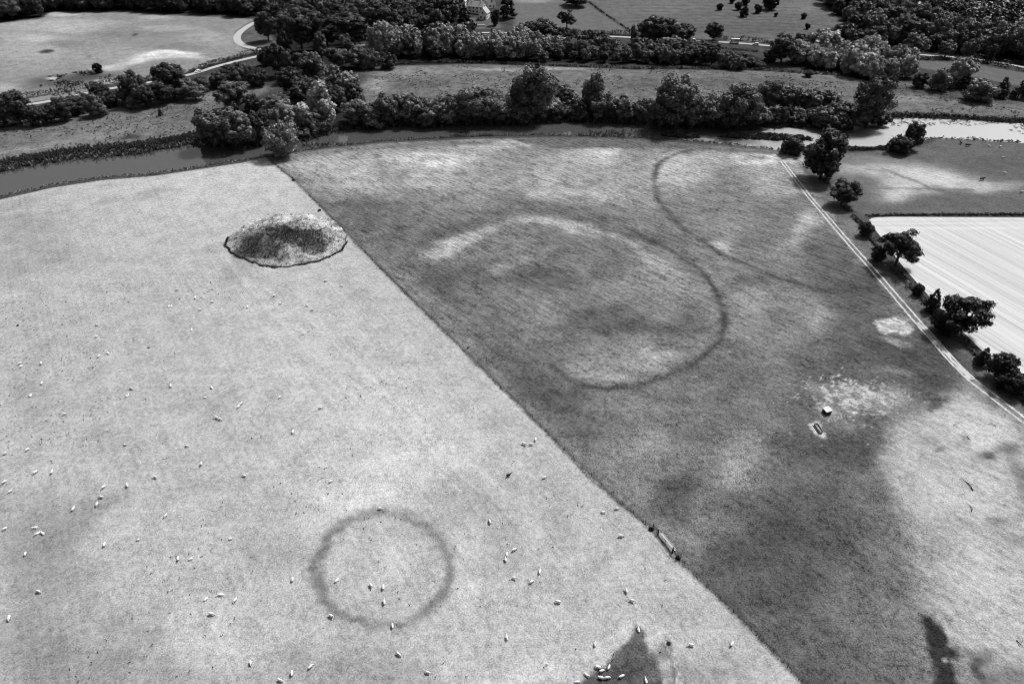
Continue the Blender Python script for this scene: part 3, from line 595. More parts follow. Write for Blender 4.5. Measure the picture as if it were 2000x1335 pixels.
# tussocks of the flood meadows
def scatter(poly_px, k, rg): 
    P = wpts(poly_px); lo, hi = P.min(0), P.max(0); q = lo + (hi - lo) * rg.random((k, 2)); return q[inside(q[:, 0], q[:, 1], P)]
q = scatter([(720,150),(860,126),(1250,138),(1640,150),(2000,190),(2000,236),(1730,225),(720,228)], 5200, rgT); q = q[fbm(q[:, 0] / 14, q[:, 1] / 14, 66, 3) > .02]
tufts('meadow_tussocks', on_ground(q), .35, .5, M['leaf'], 4, 41, .15)
q = scatter([(0,215),(430,160),(520,170),(440,215),(390,266),(150,298),(0,325)], 2600, rgT); q = q[fbm(q[:, 0] / 14, q[:, 1] / 14, 67, 3) > .02]
tufts('meadow_tussocks', on_ground(q), .35, .5, M['leaf'], 4, 42, .16)
q = scatter([(60,190),(90,150),(170,138),(220,140),(230,155),(150,185)], 900, rgT); q = q[fbm(q[:, 0] / 12, q[:, 1] / 12, 64, 3) > -.02]; tufts('rough_grass', on_ground(q), .6, .8, M['leaf'], 4, 43, .10)
# weeds under the fence and scattered tussocks in the pasture
p = along(FENCE_W, .35, .16, rgT); p = p[fbm(p[:, 0] / 8, p[:, 1] / 8, 68, 3) > -.3]; tufts('fence_weeds', on_ground(p), .16, .10, M['leaf'], 5, 44, .06)
q = scatter([(0,560),(440,540),(900,760),(1180,1010),(1500,1330),(0,1335)], 2600, rgT); q = q[(fbm(q[:, 0] / 20, q[:, 1] / 20, 69, 3) > 0) & (rgT.random(len(q)) < .25 + .75 * sst(20, -70, q[:, 0]))]
tufts('pasture_tussocks', on_ground(q), .16, .15, M['leaf'], 6, 45, .07)
p = along(HEDGE_W, .22, .7, rgT); p = p[fbm(p[:, 0] / 9, p[:, 1] / 9, 70, 3) > -.1]; tufts('hedge_bottom', on_ground(p), .4, .35, M['leaf'], 5, 46, .09)
p = along(wpts([(1690,422),(1800,420),(2000,419),(2300,421)], 3), .25, .5, rgT); tufts('rough_grass', on_ground(p), .4, .35, M['leaf'], 5, 47, .07)

# ---------------------------------------------------------------- the burial mound
def make_mound():
    out = wpts([(442,478),(452,494),(478,508),(510,518),(545,522.5),(590,518),(630,507),(660,492),(678,473),(674,452),(655,434),(625,423),(585,418),(545,419),(505,428),(468,446),(447,463)], 8)
    c = out.mean(0); n = len(out)
    ang = np.linspace(0, 2 * np.pi, n, endpoint=False); wob = 1 + .012 * np.sin(5 * ang + 1) + .010 * np.sin(11 * ang + 2) + .012 * np.sin(23 * ang)
    out = c + (out - c) * wob[:, None]
    rings = np.concatenate([[1.0, .99, .972], np.linspace(.955, .02, 60)])
    def hs(r): return .42 * sst(1.0, .972, r) + 2.7 * sst(1.0, .38, r)          # steep sides and a flat top
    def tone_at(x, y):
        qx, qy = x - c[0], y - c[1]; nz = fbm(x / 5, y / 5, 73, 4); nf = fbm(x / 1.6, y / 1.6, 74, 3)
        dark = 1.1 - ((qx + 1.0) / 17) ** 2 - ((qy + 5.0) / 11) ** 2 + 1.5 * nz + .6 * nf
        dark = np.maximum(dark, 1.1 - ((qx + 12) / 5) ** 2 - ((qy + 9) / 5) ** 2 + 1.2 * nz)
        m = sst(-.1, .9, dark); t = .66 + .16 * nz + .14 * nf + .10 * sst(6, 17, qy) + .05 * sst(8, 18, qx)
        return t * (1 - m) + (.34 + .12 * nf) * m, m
    V, tone = [], []
    for r in rings:
        p = c + (out - c) * r; z = np.full(n, float(hs(np.array(r))) if r < 1 else -.1)
        if r < .98: z = z + sst(1, .9, np.array(r)) * (.40 * fbm(p[:, 0] / 2.0, p[:, 1] / 2.0, 71, 3) + .55 * fbm(p[:, 0] / 7, p[:, 1] / 7, 72, 2))
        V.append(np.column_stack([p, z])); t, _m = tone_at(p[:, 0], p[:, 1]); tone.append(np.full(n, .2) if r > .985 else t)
    V = np.vstack(V); T = np.clip(np.concatenate(tone), .12, .88); m = len(rings)
    i = np.arange(m - 1)[:, None] * n + np.arange(n)[None]; j = np.arange(m - 1)[:, None] * n + (np.arange(n)[None] + 1) % n
    Fq = np.stack([i, j, j + n, i + n], 2).reshape(-1, 4)
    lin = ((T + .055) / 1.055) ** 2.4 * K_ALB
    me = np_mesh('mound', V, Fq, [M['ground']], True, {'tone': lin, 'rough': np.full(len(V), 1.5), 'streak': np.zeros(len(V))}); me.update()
    if sum(p.normal.z for p in me.polygons) < 0: me.flip_normals()
    tag(link(bpy.data.objects.new('mound', me)), kind='structure')
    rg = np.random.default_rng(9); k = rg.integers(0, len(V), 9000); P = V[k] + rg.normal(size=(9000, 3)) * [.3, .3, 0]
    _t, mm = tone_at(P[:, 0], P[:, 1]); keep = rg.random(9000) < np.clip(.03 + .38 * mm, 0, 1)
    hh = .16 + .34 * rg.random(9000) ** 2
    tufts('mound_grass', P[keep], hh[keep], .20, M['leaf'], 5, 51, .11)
    e = along(np.vstack([out, out[:1]]), .16, .16, rg); e = e[(e[:, 1] < c[1] + 2) & (fbm(e[:, 0] / 4, e[:, 1] / 4, 75, 3) > -.25)]
    tufts('mound_edge_grass', on_ground(e), .32, .22, M['leaf'], 5, 52, .05)
make_mound()

# ---------------------------------------------------------------- trees
LIMBS = {}
def crown_mesh(kind, seed, light=False):
    rg = np.random.default_rng(seed)
    P = dict(oak=(52, .53, .41, .35, .075, .130, 230, .017), willow=(90, .51, .45, .33, .05, .085, 120, .015), airy=(44, .52, .43, .37, .05, .10, 220, .014),
             conifer=(60, .5, .5, .24, .05, .08, 110, .018), bush=(46, .44, .46, .48, .09, .16, 190, .024), poplar=(60, .54, .45, .22, .045, .075, 120, .017), tall=(76, .53, .44, .29, .055, .10, 150, .015))[kind]
    n, cz, rz, rxy, r0, r1, leaves, ls = P
    if light: n, leaves, ls, r0, r1 = max(9, n // 3), max(24, leaves // 4), ls * 2.1, r0 * 1.4, r1 * 1.4
    lob = []
    tries = 0
    while len(lob) < n and tries < 8000:
        tries += 1
        d = rg.normal(size=3); d /= np.linalg.norm(d)
        f = rg.uniform(.45, .92) if rg.random() < .8 else rg.uniform(.1, .5)
        p = d * f
        r = rg.uniform(r0, r1)
        if kind == 'conifer':
            z = rg.random(); rr = rxy * (1 - z) ** .8 * rg.uniform(.5, .95); th = rg.random() * 6.283
            c = np.array([rr * math.cos(th), rr * math.sin(th), .08 + .86 * z]); r *= (1.25 - z)
        else:
            c = np.array([p[0] * rxy, p[1] * rxy, cz + p[2] * rz])
            if kind == 'airy' and p[2] < -.8: continue
            if kind in ('willow', 'tall', 'poplar'): c[0] += .05 * math.sin(9 * c[2] + seed); c[1] += .05 * math.cos(7 * c[2] + seed)
            if kind == 'airy' and (math.sin(c[0] * 15 + seed) * math.sin(c[1] * 13 + 2 * seed) * math.sin(c[2] * 14 + seed) > .22): continue
        if all(np.linalg.norm(c - q[0]) > .62 * (r + q[1]) * (.75 if kind in ('willow', 'bush', 'conifer') else .85) for q in lob): lob.append((c, r))
    Vs, Fs, Lv = [], [], []; off = 0
    ctr = np.array([0, 0, cz])
    for c, r in lob:
        m = int(leaves * (r / ((r0 + r1) / 2)) ** 2)
        d = rg.normal(size=(m, 3)); d[:, 2] += .35; d += .45 * (c - ctr) / (np.linalg.norm(c - ctr) + .05); d /= np.linalg.norm(d, axis=1)[:, None]
        rad = r * (.55 + .55 * rg.random(m) ** .6); st = np.array([1, 1, 1.35 if kind in ('willow', 'poplar', 'tall') else .85])
        lump = 1 + .6 * (vnoise(d[:, 0] * 2.5 + c[0] * 40, d[:, 1] * 2.5 + d[:, 2] * 2 + c[1] * 40, seed) - .5)
        rad = np.where(rg.random(m) < .07, rad * rg.uniform(1.1, 1.5, m), rad)
        C = c + d * (rad * lump)[:, None] * st
        C[:, 2] = np.maximum(C[:, 2], .015)
        nn = d + rg.normal(size=(m, 3)) * .34; nn /= np.linalg.norm(nn, axis=1)[:, None]
        s = ls * (.6 + .8 * rg.random(m))
        V, Fq = leaf_quads(C, nn, s, rg, 1.7 if kind in ('willow', 'poplar') else 1.0); Vs.append(V); Fs.append(Fq + off); off += len(V)
        Lv.append(np.repeat(rg.uniform(.5, 1.55) * np.exp(rg.normal(-.05, .3, m)), 4))
    me = np_mesh('crown', np.vstack(Vs), np.vstack(Fs), [M['leaf']], False, {'leaf': np.concatenate(Lv)})
    LIMBS[me.name] = lob
    return me
def trunk_mesh(kind, lob, seed):
    rg = random.Random(seed); mb = MB(); top = dict(bush=.35, conifer=.92).get(kind, .62); r = dict(bush=.022, conifer=.018).get(kind, .026)
    k = (.01 * math.sin(seed), .012 * math.cos(seed))
    pts = [(0, 0, -.03), (0, 0, .06), (k[0], k[1], .22), (2*k[0], 2*k[1], .42 * top / .62), (k[0], k[1], top)]
    mb.tube(pts, [r * 1.5, r, r * .85, r * .6, r * .25], 7)
    big = sorted(lob, key=lambda q: -q[1])[:12 if kind in ('airy', 'oak') else 6]
    for c, rr in big:
        if kind == 'conifer': continue
        z0 = rg.uniform(.22, .45) * (top / .62); a = Vector((k[0], k[1], min(z0, c[2] - .03))); b = Vector(c); mid = a.lerp(b, .5) + Vector((0, 0, -.02))
        mb.tube([a, mid, b], [r * .5, r * .34, r * .1], 5)
    me = bpy.data.meshes.new('trunk'); me.from_pydata(mb.v, [], mb.f); me.materials.append(M['bark']); me.update()
    return me
PROTO = {}
def proto(kind, i, light=False):
    k = (kind, i, light)
    if k not in PROTO:
        c = crown_mesh(kind, 100 + 17 * i + sum(map(ord, kind)), light); PROTO[k] = (c, trunk_mesh(kind, LIMBS[c.name], i + 3))
    return PROTO[k]
NVAR = dict(oak=4, willow=4, airy=3, conifer=2, bush=4, poplar=3, tall=3)
RXY = dict(oak=.36, willow=.36, airy=.39, conifer=.25, bush=.54, poplar=.26, tall=.33)
CNAME = dict(oak='broadleaf_tree', willow='willow_tree', airy='broadleaf_tree', conifer='conifer_tree', bush='bush', poplar='poplar_tree', tall='broadleaf_tree')
CCAT = dict(bush='bush')
TREES = []
def plant(loc, r, H, kind, tone, label, group=None, var=None, light=False, rz=None):
    cm, tm = proto(kind, R.randrange(NVAR[kind]) if var is None else var, light)
    e = empty(CNAME[kind], loc, R.uniform(0, 6.28) if rz is None else rz); e.scale = (r / RXY[kind], r / RXY[kind], H)
    c = link(bpy.data.objects.new('crown', cm), e); c.color = (tone, tone, tone, 1)
    link(bpy.data.objects.new('trunk', tm), e)
    tag(e, label, CCAT.get(kind, 'tree'), group); TREES.append(e); return e
SHAPE = dict(oak=(.53, .46), willow=(.51, .48), airy=(.52, .47), conifer=(.5, .5), bush=(.44, .52), poplar=(.54, .47), tall=(.53, .47))
def size_px(x, ytop, ybase, w):
    p = at3(x, ybase); s = scale_at(p); d = math.atan2(CAM_H - p.z, math.hypot(p.x, p.y)); return p, s, d, w / 2 / s, (ybase - ytop) / s
def tree_px(x, ytop, ybase, w, kind, tone, label, group=None, **k):
    """a tree whose foot, top and spread are read off the photograph and turned into metres where it stands"""
    p, s, d, r, h = size_px(x, ytop, ybase, w); cz, rz = SHAPE[kind]; H = h
    for _ in range(30):
        top = cz * H * math.cos(d) + math.hypot(rz * H * math.cos(d), r * math.sin(d)); H += (h - top) * .7; H = max(H, .9 * r)
    return plant(p - Vector((0, 0, .1)), r, H, kind, tone, label, group, **k)

DK, MD, PL = .055, .130, .300
ORD = ['first','second','third','fourth','fifth','sixth','seventh','eighth','ninth','tenth','eleventh','twelfth','thirteenth','fourteenth','fifteenth','sixteenth','seventeenth','eighteenth','nineteenth','twentieth',
       'twenty-first','twenty-second','twenty-third','twenty-fourth','twenty-fifth','twenty-sixth','twenty-seventh','twenty-eighth','twenty-ninth','thirtieth','thirty-first','thirty-second','thirty-third','thirty-fourth','thirty-fifth','thirty-sixth','thirty-seventh','thirty-eighth','thirty-ninth','fortieth','forty-first','forty-second','forty-third','forty-fourth','forty-fifth','forty-sixth','forty-seventh','forty-eighth','forty-ninth','fiftieth']
LOOK = {('oak', DK): 'dark rounded tree', ('oak', MD): 'rounded leafy tree', ('oak', PL): 'pale rounded tree', ('willow', PL): 'pale feathery willow', ('willow', MD): 'grey leafy willow', ('willow', DK): 'dark bushy willow',
        ('tall', DK): 'tall dark tree', ('tall', MD): 'tall lumpy tree', ('tall', PL): 'tall pale tree', ('bush', DK): 'low dark bush', ('bush', MD): 'low grey bush', ('bush', PL): 'low pale bush', ('poplar', PL): 'narrow pale tree', ('poplar', MD): 'narrow upright tree',
        ('poplar', DK): 'narrow dark tree', ('conifer', DK): 'dark pointed conifer', ('conifer', MD): 'grey pointed conifer', ('airy', DK): 'dark open tree', ('airy', MD): 'open branching tree', ('airy', PL): 'pale open tree'}
def row(specs, where, group):
    for i, (x, yt, yb, w, k, t) in enumerate(sorted(specs)):
        tree_px(x, yt, yb, w, k, t * R.uniform(.88, 1.12), f'{LOOK[(k, t)]}, {ORD[i]} from the left {where}', group)

# single trees of the field boundary on the right
tree_px(1602,258,348,86,'willow',.040,'large dark round tree at the far end of the pale track','trees along the right hand field boundary',var=0)
tree_px(1642,350,400,54,'oak',.034,'small dark tree on the boundary, just nearer than the large round one','trees along the right hand field boundary',var=1)
tree_px(1688,430,460,30,'bush',.035,'low dark bush at the corner of the pale stubble field','trees along the right hand field boundary')
tree_px(1748,440,520,84,'airy',.026,'open branching tree with sky gaps against the stubble field','trees along the right hand field boundary',var=0)
tree_px(1712,478,508,30,'bush',.026,'dark ragged bush at the left foot of the open branching tree','trees along the right hand field boundary')
tree_px(1790,550,576,22,'bush',.035,'smallest bush between the two big oaks of the boundary','trees along the right hand field boundary')
tree_px(1816,556,606,32,'conifer',.028,'dark pointed tree touching the left side of the broad oak','trees along the right hand field boundary')
tree_px(1868,560,650,104,'airy',.020,'broad dark oak overhanging the stubble field, widest tree of the boundary','trees along the right hand field boundary',var=1)
tree_px(1838,605,648,56,'bush',.016,'black thicket under the left of the broad dark oak','trees along the right hand field boundary')
tree_px(1915,671,712,28,'conifer',.028,'dark upright conifer left of the round tree near the right edge','trees along the right hand field boundary')
tree_px(1948,682,738,52,'oak',.028,'small round tree between the conifer and the right edge','trees along the right hand field boundary',var=2)
tree_px(1970,714,762,66,'bush',.020,'dense dark thicket nearest the right edge of the boundary','trees along the right hand field boundary')
tree_px(2003,765,785,20,'bush',.03,'last little bush of the boundary cut by the right edge','trees along the right hand field boundary')
tree_px(555,235,303,80,'bush',.21,'big round grey bush on the near river bank where the fence begins')
tree_px(1107,20,57,40,'airy',.04,'lone parkland tree standing in the pale field beyond the road')
tree_px(193,121,143,19,'bush',.022,'small round dark bush alone in the top left pasture')
tree_px(314,209,226,11,'conifer',.03,'lone sapling in the meadow above the left river reach')
tree_px(125,193,216,1 + 24,'bush',MD,'lone hedge bush left of the lane')
tree_px(1545,264,300,50,'bush',.03,'low dark bush on the near bank left of the large round tree')
tree_px(1778,238,292,40,'willow',.05,'leaning dark bush over the bright pool right of the track end',var=2)
tree_px(1755,262,298,52,'bush',.045,'low bush at the left foot of the leaning pool bush')
tree_px(1640,259,274,28,'bush',.025,'island bush standing in the bright pool')
for x, y, w, d in ((1405,20,14,'leftmost'),(1441,20,16,'on the left, touching a smaller one behind'),(1452,33,20,'nearest the road of the middle clump'),(1479,26,18,'right of the middle clump'),(1503,19,32,'largest, at the top'),(1515,33,9,'smallest, below the largest'),(1569,37,12,'alone on the right'),(1576,57,12,'rightmost, nearest the road'),(1429,7,12,'small one behind the left of the clump'),(1456,10,18,'at the top of the middle clump')):
    tree_px(x, y - w * 1.0, y, w, 'bush', .025, f'dark bush in the ridged field, {d}', 'dark bushes in the ridged field')
tree_px(1125,-14,12,48,'oak',DK,'dark round tree cut by the top edge above the lone parkland tree')
tree_px(990,-14,36,38,'conifer',.022,'tall dark conical tree right of the white house')
tree_px(907,10,48,32,'conifer',.018,'dark conical tree left of the white gabled house')
tree_px(877,2,42,26,'oak',.03,'dark tree at the left of the white houses')
tree_px(968,18,50,20,'bush',.04,'grey bush at the right foot of the white gabled house')

# trees standing on the far river bank
riv = [(420,208,284,72,'willow',MD),(468,212,285,74,'willow',MD),(512,215,276,56,'willow',DK),(460,157,214,62,'willow',MD),(495,182,217,38,'bush',DK),(545,183,222,60,'willow',MD),(596,200,254,74,'willow',PL),(635,165,248,52,'poplar',PL),(612,208,252,58,'willow',MD),(560,200,262,50,'willow',PL),
       (700,194,242,74,'willow',MD),(735,208,246,56,'bush',MD),(762,180,241,58,'willow',MD),(800,184,240,60,'willow',MD),(830,206,244,52,'bush',MD),(852,190,241,58,'oak',MD),(880,190,240,62,'bush',MD),(897,180,234,58,'willow',MD),(928,172,238,74,'oak',MD),(960,172,226,50,'oak',MD),(972,186,236,70,'oak',MD),
       (1012,166,214,46,'willow',MD),(1045,130,232,78,'oak',MD),(1062,186,228,60,'willow',PL),(1020,196,238,60,'bush',MD),(1104,166,208,58,'willow',MD),(1092,198,230,50,'bush',DK),(1157,150,226,46,'tall',MD),(1176,180,232,58,'willow',MD),(1216,186,234,58,'willow',MD),(1254,190,236,52,'bush',MD),(1135,195,232,40,'bush',DK),
       (1290,190,246,54,'willow',MD),(1320,152,250,86,'oak',MD),(1350,190,250,52,'willow',MD),(1386,186,246,64,'oak',MD),(1440,166,250,74,'oak',MD),(1475,202,246,54,'willow',MD),(1418,208,252,52,'bush',DK),(1500,157,214,56,'oak',MD),(1535,168,216,62,'willow',MD),(1575,172,218,60,'willow',MD),(1612,176,216,46,'tall',MD),(1598,205,246,48,'bush',MD),(1640,196,248,66,'oak',DK),(1692,153,246,70,'oak',MD),(1665,200,250,50,'tall',MD),(1620,210,250,54,'oak',MD)]
row(riv, 'along the far river bank', 'trees along the far river bank')
# low growth that closes the gaps under those trees
for x0, x1, n_, yb in ((395, 640, 14, 284), (690, 1000, 20, 244), (1000, 1300, 18, 237), (1300, 1730, 26, 248)):
    for i in range(n_):
        x = x0 + (x1 - x0) * (i + R.uniform(.2, .8)) / n_; y = yb - 5 - (28 * (x - 395) / 245 if yb == 284 and x > 540 else 0) * .6 + R.uniform(-8, 2)
        tree_px(x, y - R.uniform(18, 34), y, R.uniform(26, 44), 'bush', R.choice((DK, DK, MD * .8)), 'low dark bush filling a gap under the far bank trees', 'low bushes under the far bank trees')
# lane hedge trees at the left
lane = [(8,195,243,32,'oak',DK),(42,178,243,58,'oak',DK),(75,205,246,38,'bush',DK),(100,206,240,40,'oak',DK),(128,190,236,44,'oak',DK),(152,186,222,46,'oak',DK),(192,182,226,46,'bush',MD),(170,180,205,24,'bush',DK),(197,160,192,40,'bush',DK),(250,170,204,40,'bush',MD),(215,176,208,40,'bush',DK),(272,141,206,46,'oak',DK),(290,165,210,44,'tall',DK),(320,158,202,48,'oak',DK),(342,122,190,62,'oak',DK),(358,152,192,50,'willow',MD),(384,162,196,42,'oak',MD),(265,186,212,34,'bush',MD),
        (395,150,180,36,'bush',DK),(430,140,172,40,'bush',DK),(455,128,165,44,'oak',DK),(480,118,160,40,'bush',MD),(505,132,168,44,'bush',DK)]
row(lane, 'in the belt along the lane', 'trees in the belt along the lane')
# trees and bushes right of the flood meadow
right = [(1740,146,169,24,'bush',DK),(1795,142,171,32,'bush',DK),(1832,134,176,44,'bush',MD),(1868,113,168,52,'willow',PL),(1885,150,174,36,'bush',DK),(1908,154,197,66,'bush',MD),(1952,148,190,32,'conifer',DK),(1987,154,192,32,'conifer',DK),(2010,160,195,32,'bush',DK),(1850,150,172,32,'bush',MD),(1578,136,150,22,'bush',DK)]
row(right, 'in the row right of the flood meadow', 'bushes right of the flood meadow')
# trees round the road in the middle distance
road_t = [(1040,42,72,40,'oak',DK),(1062,40,84,50,'oak',DK),(1020,46,70,30,'bush',DK),(1095,54,86,36,'bush',DK),(1122,58,88,34,'bush',DK),(1150,60,90,34,'bush',DK),(1272,34,90,54,'oak',DK),(1300,38,88,40,'oak',DK),(1335,48,82,44,'oak',DK),(1392,44,80,34,'oak',DK),(1235,50,85,14,'poplar',MD),(1525,70,124,50,'oak',DK),(1560,66,96,30,'oak',DK),(1505,95,120,36,'bush',DK),(1172,62,92,34,'bush',DK)]
row(road_t, 'beside the road through the middle distance', 'trees beside the road')
row([(1415,100,131,40,'bush',MD),(1440,106,135,38,'bush',MD),(1466,112,130,32,'bush',DK),(1484,120,134,20,'bush',MD),(1428,98,116,26,'bush',DK),(1452,101,116,22,'bush',MD)], 'below the white motorhome', 'bushes below the white motorhome')
# edge of the dark wood that comes down to the meadow on the right
edge = [(1600,60,112,56,'willow',PL),(1642,48,100,48,'oak',DK),(1702,52,100,48,'oak',DK),(1780,66,108,46,'oak',MD),(1668,60,98,36,'oak',DK),(1845,80,112,30,'oak',MD),(1890,76,116,30,'oak',MD),(1930,84,120,26,'bush',DK)]
row(edge, 'at the foot of the wood on the right', 'trees at the foot of the wood')
# broad dark trees in the central wood
dome = [(525,25,80,38,'oak',DK),(590,28,96,58,'oak',DK),(560,60,105,30,'bush',DK),(640,30,92,50,'oak',DK),(680,24,92,92,'oak',DK),(725,6,70,60,'oak',DK),(760,20,72,50,'oak',DK),(545,85,150,40,'oak',DK),(520,95,128,30,'bush',DK),(576,100,160,40,'oak',DK),(610,102,150,54,'willow',MD),(630,66,118,30,'poplar',MD),(680,68,112,26,'poplar',MD),(660,90,130,50,'bush',MD),(700,92,132,46,'willow',MD),(725,95,134,40,'bush',MD),(650,128,180,48,'willow',MD),(600,150,190,50,'tall',DK),(590,160,205,44,'oak',DK),(680,140,176,46,'willow',PL),(690,158,200,56,'bush',DK),(655,165,215,44,'oak',DK),(760,104,134,40,'bush',DK),(712,110,136,24,'bush',MD),(745,48,118,56,'willow',PL),(570,130,185,50,'oak',DK),(630,150,205,44,'oak',DK)]
row(dome, 'in the big wood left of the houses', 'trees in the wood left of the houses')

def trees_mass(name, pts, kinds, hm, tones, label, seed, rk=1.0):
    """the part of a wood that reads as one mass: many small trees in one object"""
    rg = np.random.default_rng(seed); arr = []
    for k in kinds:
        m = proto(k, int(rg.integers(NVAR[k])), True)[0]
        v = np.empty(len(m.vertices) * 3, np.float32); m.vertices.foreach_get('co', v); l = np.empty(len(m.vertices), np.float32); m.attributes['leaf'].data.foreach_get('value', l); arr.append((v.reshape(-1, 3), l))
    Vs, Ls = [], []
    for q in pts:
        v, l = arr[int(rg.integers(len(arr)))]; H = hm * rg.uniform(.6, 1.35); a = rg.random() * 6.28; w_ = H * rk * rg.uniform(.85, 1.3)
        c, s_ = math.cos(a), math.sin(a); Vs.append(np.column_stack([(v[:, 0]*c - v[:, 1]*s_) * w_, (v[:, 0]*s_ + v[:, 1]*c) * w_, v[:, 2] * H]) + [q[0], q[1], gz(q[0], q[1])])
        Ls.append(l * tones[int(rg.integers(len(tones)))] * rg.uniform(.65, 1.4) * (1 + .6 * float(fbm(np.array(q[0] / 30), np.array(q[1] / 30), 7, 2))))
    V = np.vstack(Vs); me = np_mesh(name, V, np.arange(len(V)).reshape(-1, 4), [M['leaf']], False, {'leaf': np.concatenate(Ls)})
    o = link(bpy.data.objects.new(name, me)); o.color = (1, 1, 1, 1); tag(o, label, 'wood', None, 'stuff')
def darts(poly_px, gap, seed, n=12000):
    rg = np.random.default_rng(seed); P = wpts(poly_px); lo, hi = P.min(0), P.max(0)
    q = lo + (hi - lo) * rg.random((n, 2)); q = q[inside(q[:, 0], q[:, 1], P)]; pts = np.zeros((0, 2))
    for a in q:
        if len(pts) == 0 or ((pts - a) ** 2).sum(1).min() > gap * gap: pts = np.vstack([pts, a])
    return pts
def wood(poly_px, gap, hm, kinds, tones, label, group, cap, seed, rk=1.0, mass=None, front=None):
    """fills a patch of woodland with single trees at natural spacing; those behind the first rows join one mass"""
    rg = np.random.default_rng(seed); pts = darts(poly_px, gap, seed)
    key = pts[:, 1] if front is None else seg_dist(pts[:, 0], pts[:, 1], wpts(front))
    pts = pts[np.argsort(key)]
    for q in pts[:cap]:
        k = kinds[int(rg.integers(len(kinds)))]; t = tones[int(rg.integers(len(tones)))] * rg.uniform(.7, 1.3); H = hm * rg.uniform(.62, 1.3)
        plant(Vector((q[0], q[1], gz(q[0], q[1]) - .1)), H * RXY[k] * rk * rg.uniform(.85, 1.2), H, k, t, label, group)
    if mass and len(pts) > cap: trees_mass('wood_canopy', pts[cap:], list(dict.fromkeys(kinds)), hm, tones, mass, seed, rk)
    print('wood', label[:40], len(pts), cap)
wood([(-110,52),(0,42),(80,32),(100,20),(250,19),(350,25),(430,27),(500,32),(545,18),(550,-6),(-110,-6)], 7.5, 15, ['oak','oak','tall'], [DK,DK,MD*.7], 'dark broadleaf tree packed into the wood above the top left pasture', 'trees of the wood above the top left pasture', 62, 1, 1.15, 'dark wood canopy behind the first row above the top left pasture', [(-110,52),(0,42),(80,32),(100,20),(250,19),(350,25),(430,27),(500,32)])
wood([(510,22),(575,40),(570,-8),(880,-8),(895,36),(850,70),(720,66),(560,60)], 8.5, 15, ['oak','oak','tall'], [DK,DK,MD*.7], 'dark broadleaf tree filling the wood left of the white houses', 'trees filling the wood left of the white houses', 34, 2, 1.15, 'dark wood canopy behind the first trees left of the white houses')
wood([(760,92),(860,84),(1010,90),(1060,98),(1050,116),(1000,118),(860,114),(770,112)], 8.0, 14, ['willow','poplar','willow'], [PL,PL*.9,MD], 'pale feathery willow in the belt below the white houses', 'pale willows below the white houses', 30, 3, 1.15, 'hazy far edge of the pale willow belt below the houses')
wood([(1060,98),(1180,102),(1340,106),(1395,109),(1395,128),(1330,127),(1180,123),(1055,120)], 7.0, 9.5, ['willow','bush','oak','willow'], [MD,MD,DK], 'grey leafy tree in the belt between road and flood meadow', 'trees between the road and the flood meadow', 40, 4, 1.15, 'back of the leafy belt below the road')
wood([(1545,126),(1570,108),(1620,102),(1700,112),(1765,126),(1775,152),(1700,156),(1630,140)], 7.0, 12.5, ['willow','poplar','willow'], [PL,PL*1.1,PL*.85], 'pale willow in the bright clump right of the flood meadow', 'pale willows right of the flood meadow', 40, 5, 1.2, 'back of the pale willow clump')
wood([(1640,40),(1700,74),(1760,92),(1830,102),(1900,107),(2010,118),(2110,122),(2110,36),(1720,28),(1610,2)], 9.0, 16.5, ['oak','willow','tall'], [MD*.9,DK,MD*.75,MD*1.15], 'broadleaf tree packed into the big wood at the top right', 'trees of the big wood at the top right', 84, 6, 1.2, 'leafy canopy of the big wood above its front trees', [(1610,2),(1640,40),(1700,74),(1760,92),(1830,102),(1900,107),(2010,118)])
trees_mass('plantation_wood', darts([(1600,0),(1720,28),(2110,36),(2150,20),(2150,-30),(1570,-30)], 5.0, 8), ['conifer', 'tall'], 12, [.035, .05, .06], 'even dark plantation of conifers filling the top right corner', 8, .95)

# hedges
hedge([(520,100),(470,112),(420,126),(395,136),(370,143)], 3.0, 2.6, 'dark clipped hedge between the top left pasture and the curving lane', .03, seed=4)
hedge([(350,152),(300,156),(240,162),(180,170),(110,182),(50,192)], 3.0, 2.4, 'ragged hedge on the upper side of the lane at the left', .03, seed=5)
hedge([(-60,262),(60,240),(160,222),(260,203),(350,185),(440,163)], 1.6, 1.3, 'long low dark hedge between lane belt and left meadow', .028, seed=6)
hedge([(-60,250),(40,240),(110,226),(220,205),(330,188),(420,172)], 3.2, 1.9, 'bramble strip under the trees of the lane belt', .035, seed=16)
hedge([(730,128),(850,122),(1000,126),(1140,131),(1260,135)], 2.2, 1.3, 'dark low hedge along the top of the flood meadow, left half', .025, seed=7)
hedge([(1260,135),(1380,135),(1500,138),(1580,144),(1640,147)], 2.2, 1.4, 'dark low hedge along the top of the flood meadow, right half', .025, seed=8)
hedge([(1080,64),(1160,66),(1240,69),(1262,71)], 3.0, 2.6, 'straight black hedge above the road under the parkland field', .02, seed=9)
hedge([(1395,76),(1440,78),(1500,84),(1535,89)], 3.0, 2.4, 'dark hedge behind the white motorhome', .022, seed=10)
hedge([(1280,84),(1340,88),(1420,96),(1480,101)], 2.2, 1.0, 'low ragged hedge on the near side of the road', .035, seed=11)
hedge([(1780,116),(1830,117),(1900,121),(1965,132),(1975,134)], 3.0, 2.2, 'dark hedge below the lane at the right, up to the gateway', .025, seed=12)
hedge([(1985,136),(2040,146),(2120,160)], 3.0, 2.2, 'short dark hedge below the lane beyond the gateway', .025, seed=13)
hedge([(1890,110),(1950,119),(2010,129),(2100,145)], 3.0, 1.8, 'hedge between the lane and the foot of the wood', .03, seed=14)
hedge([(1735,225),(1800,226),(1900,230),(2000,236),(2120,240)], 2.2, 1.2, 'dark bank hedge beyond the bright right river reach', .03, seed=15)
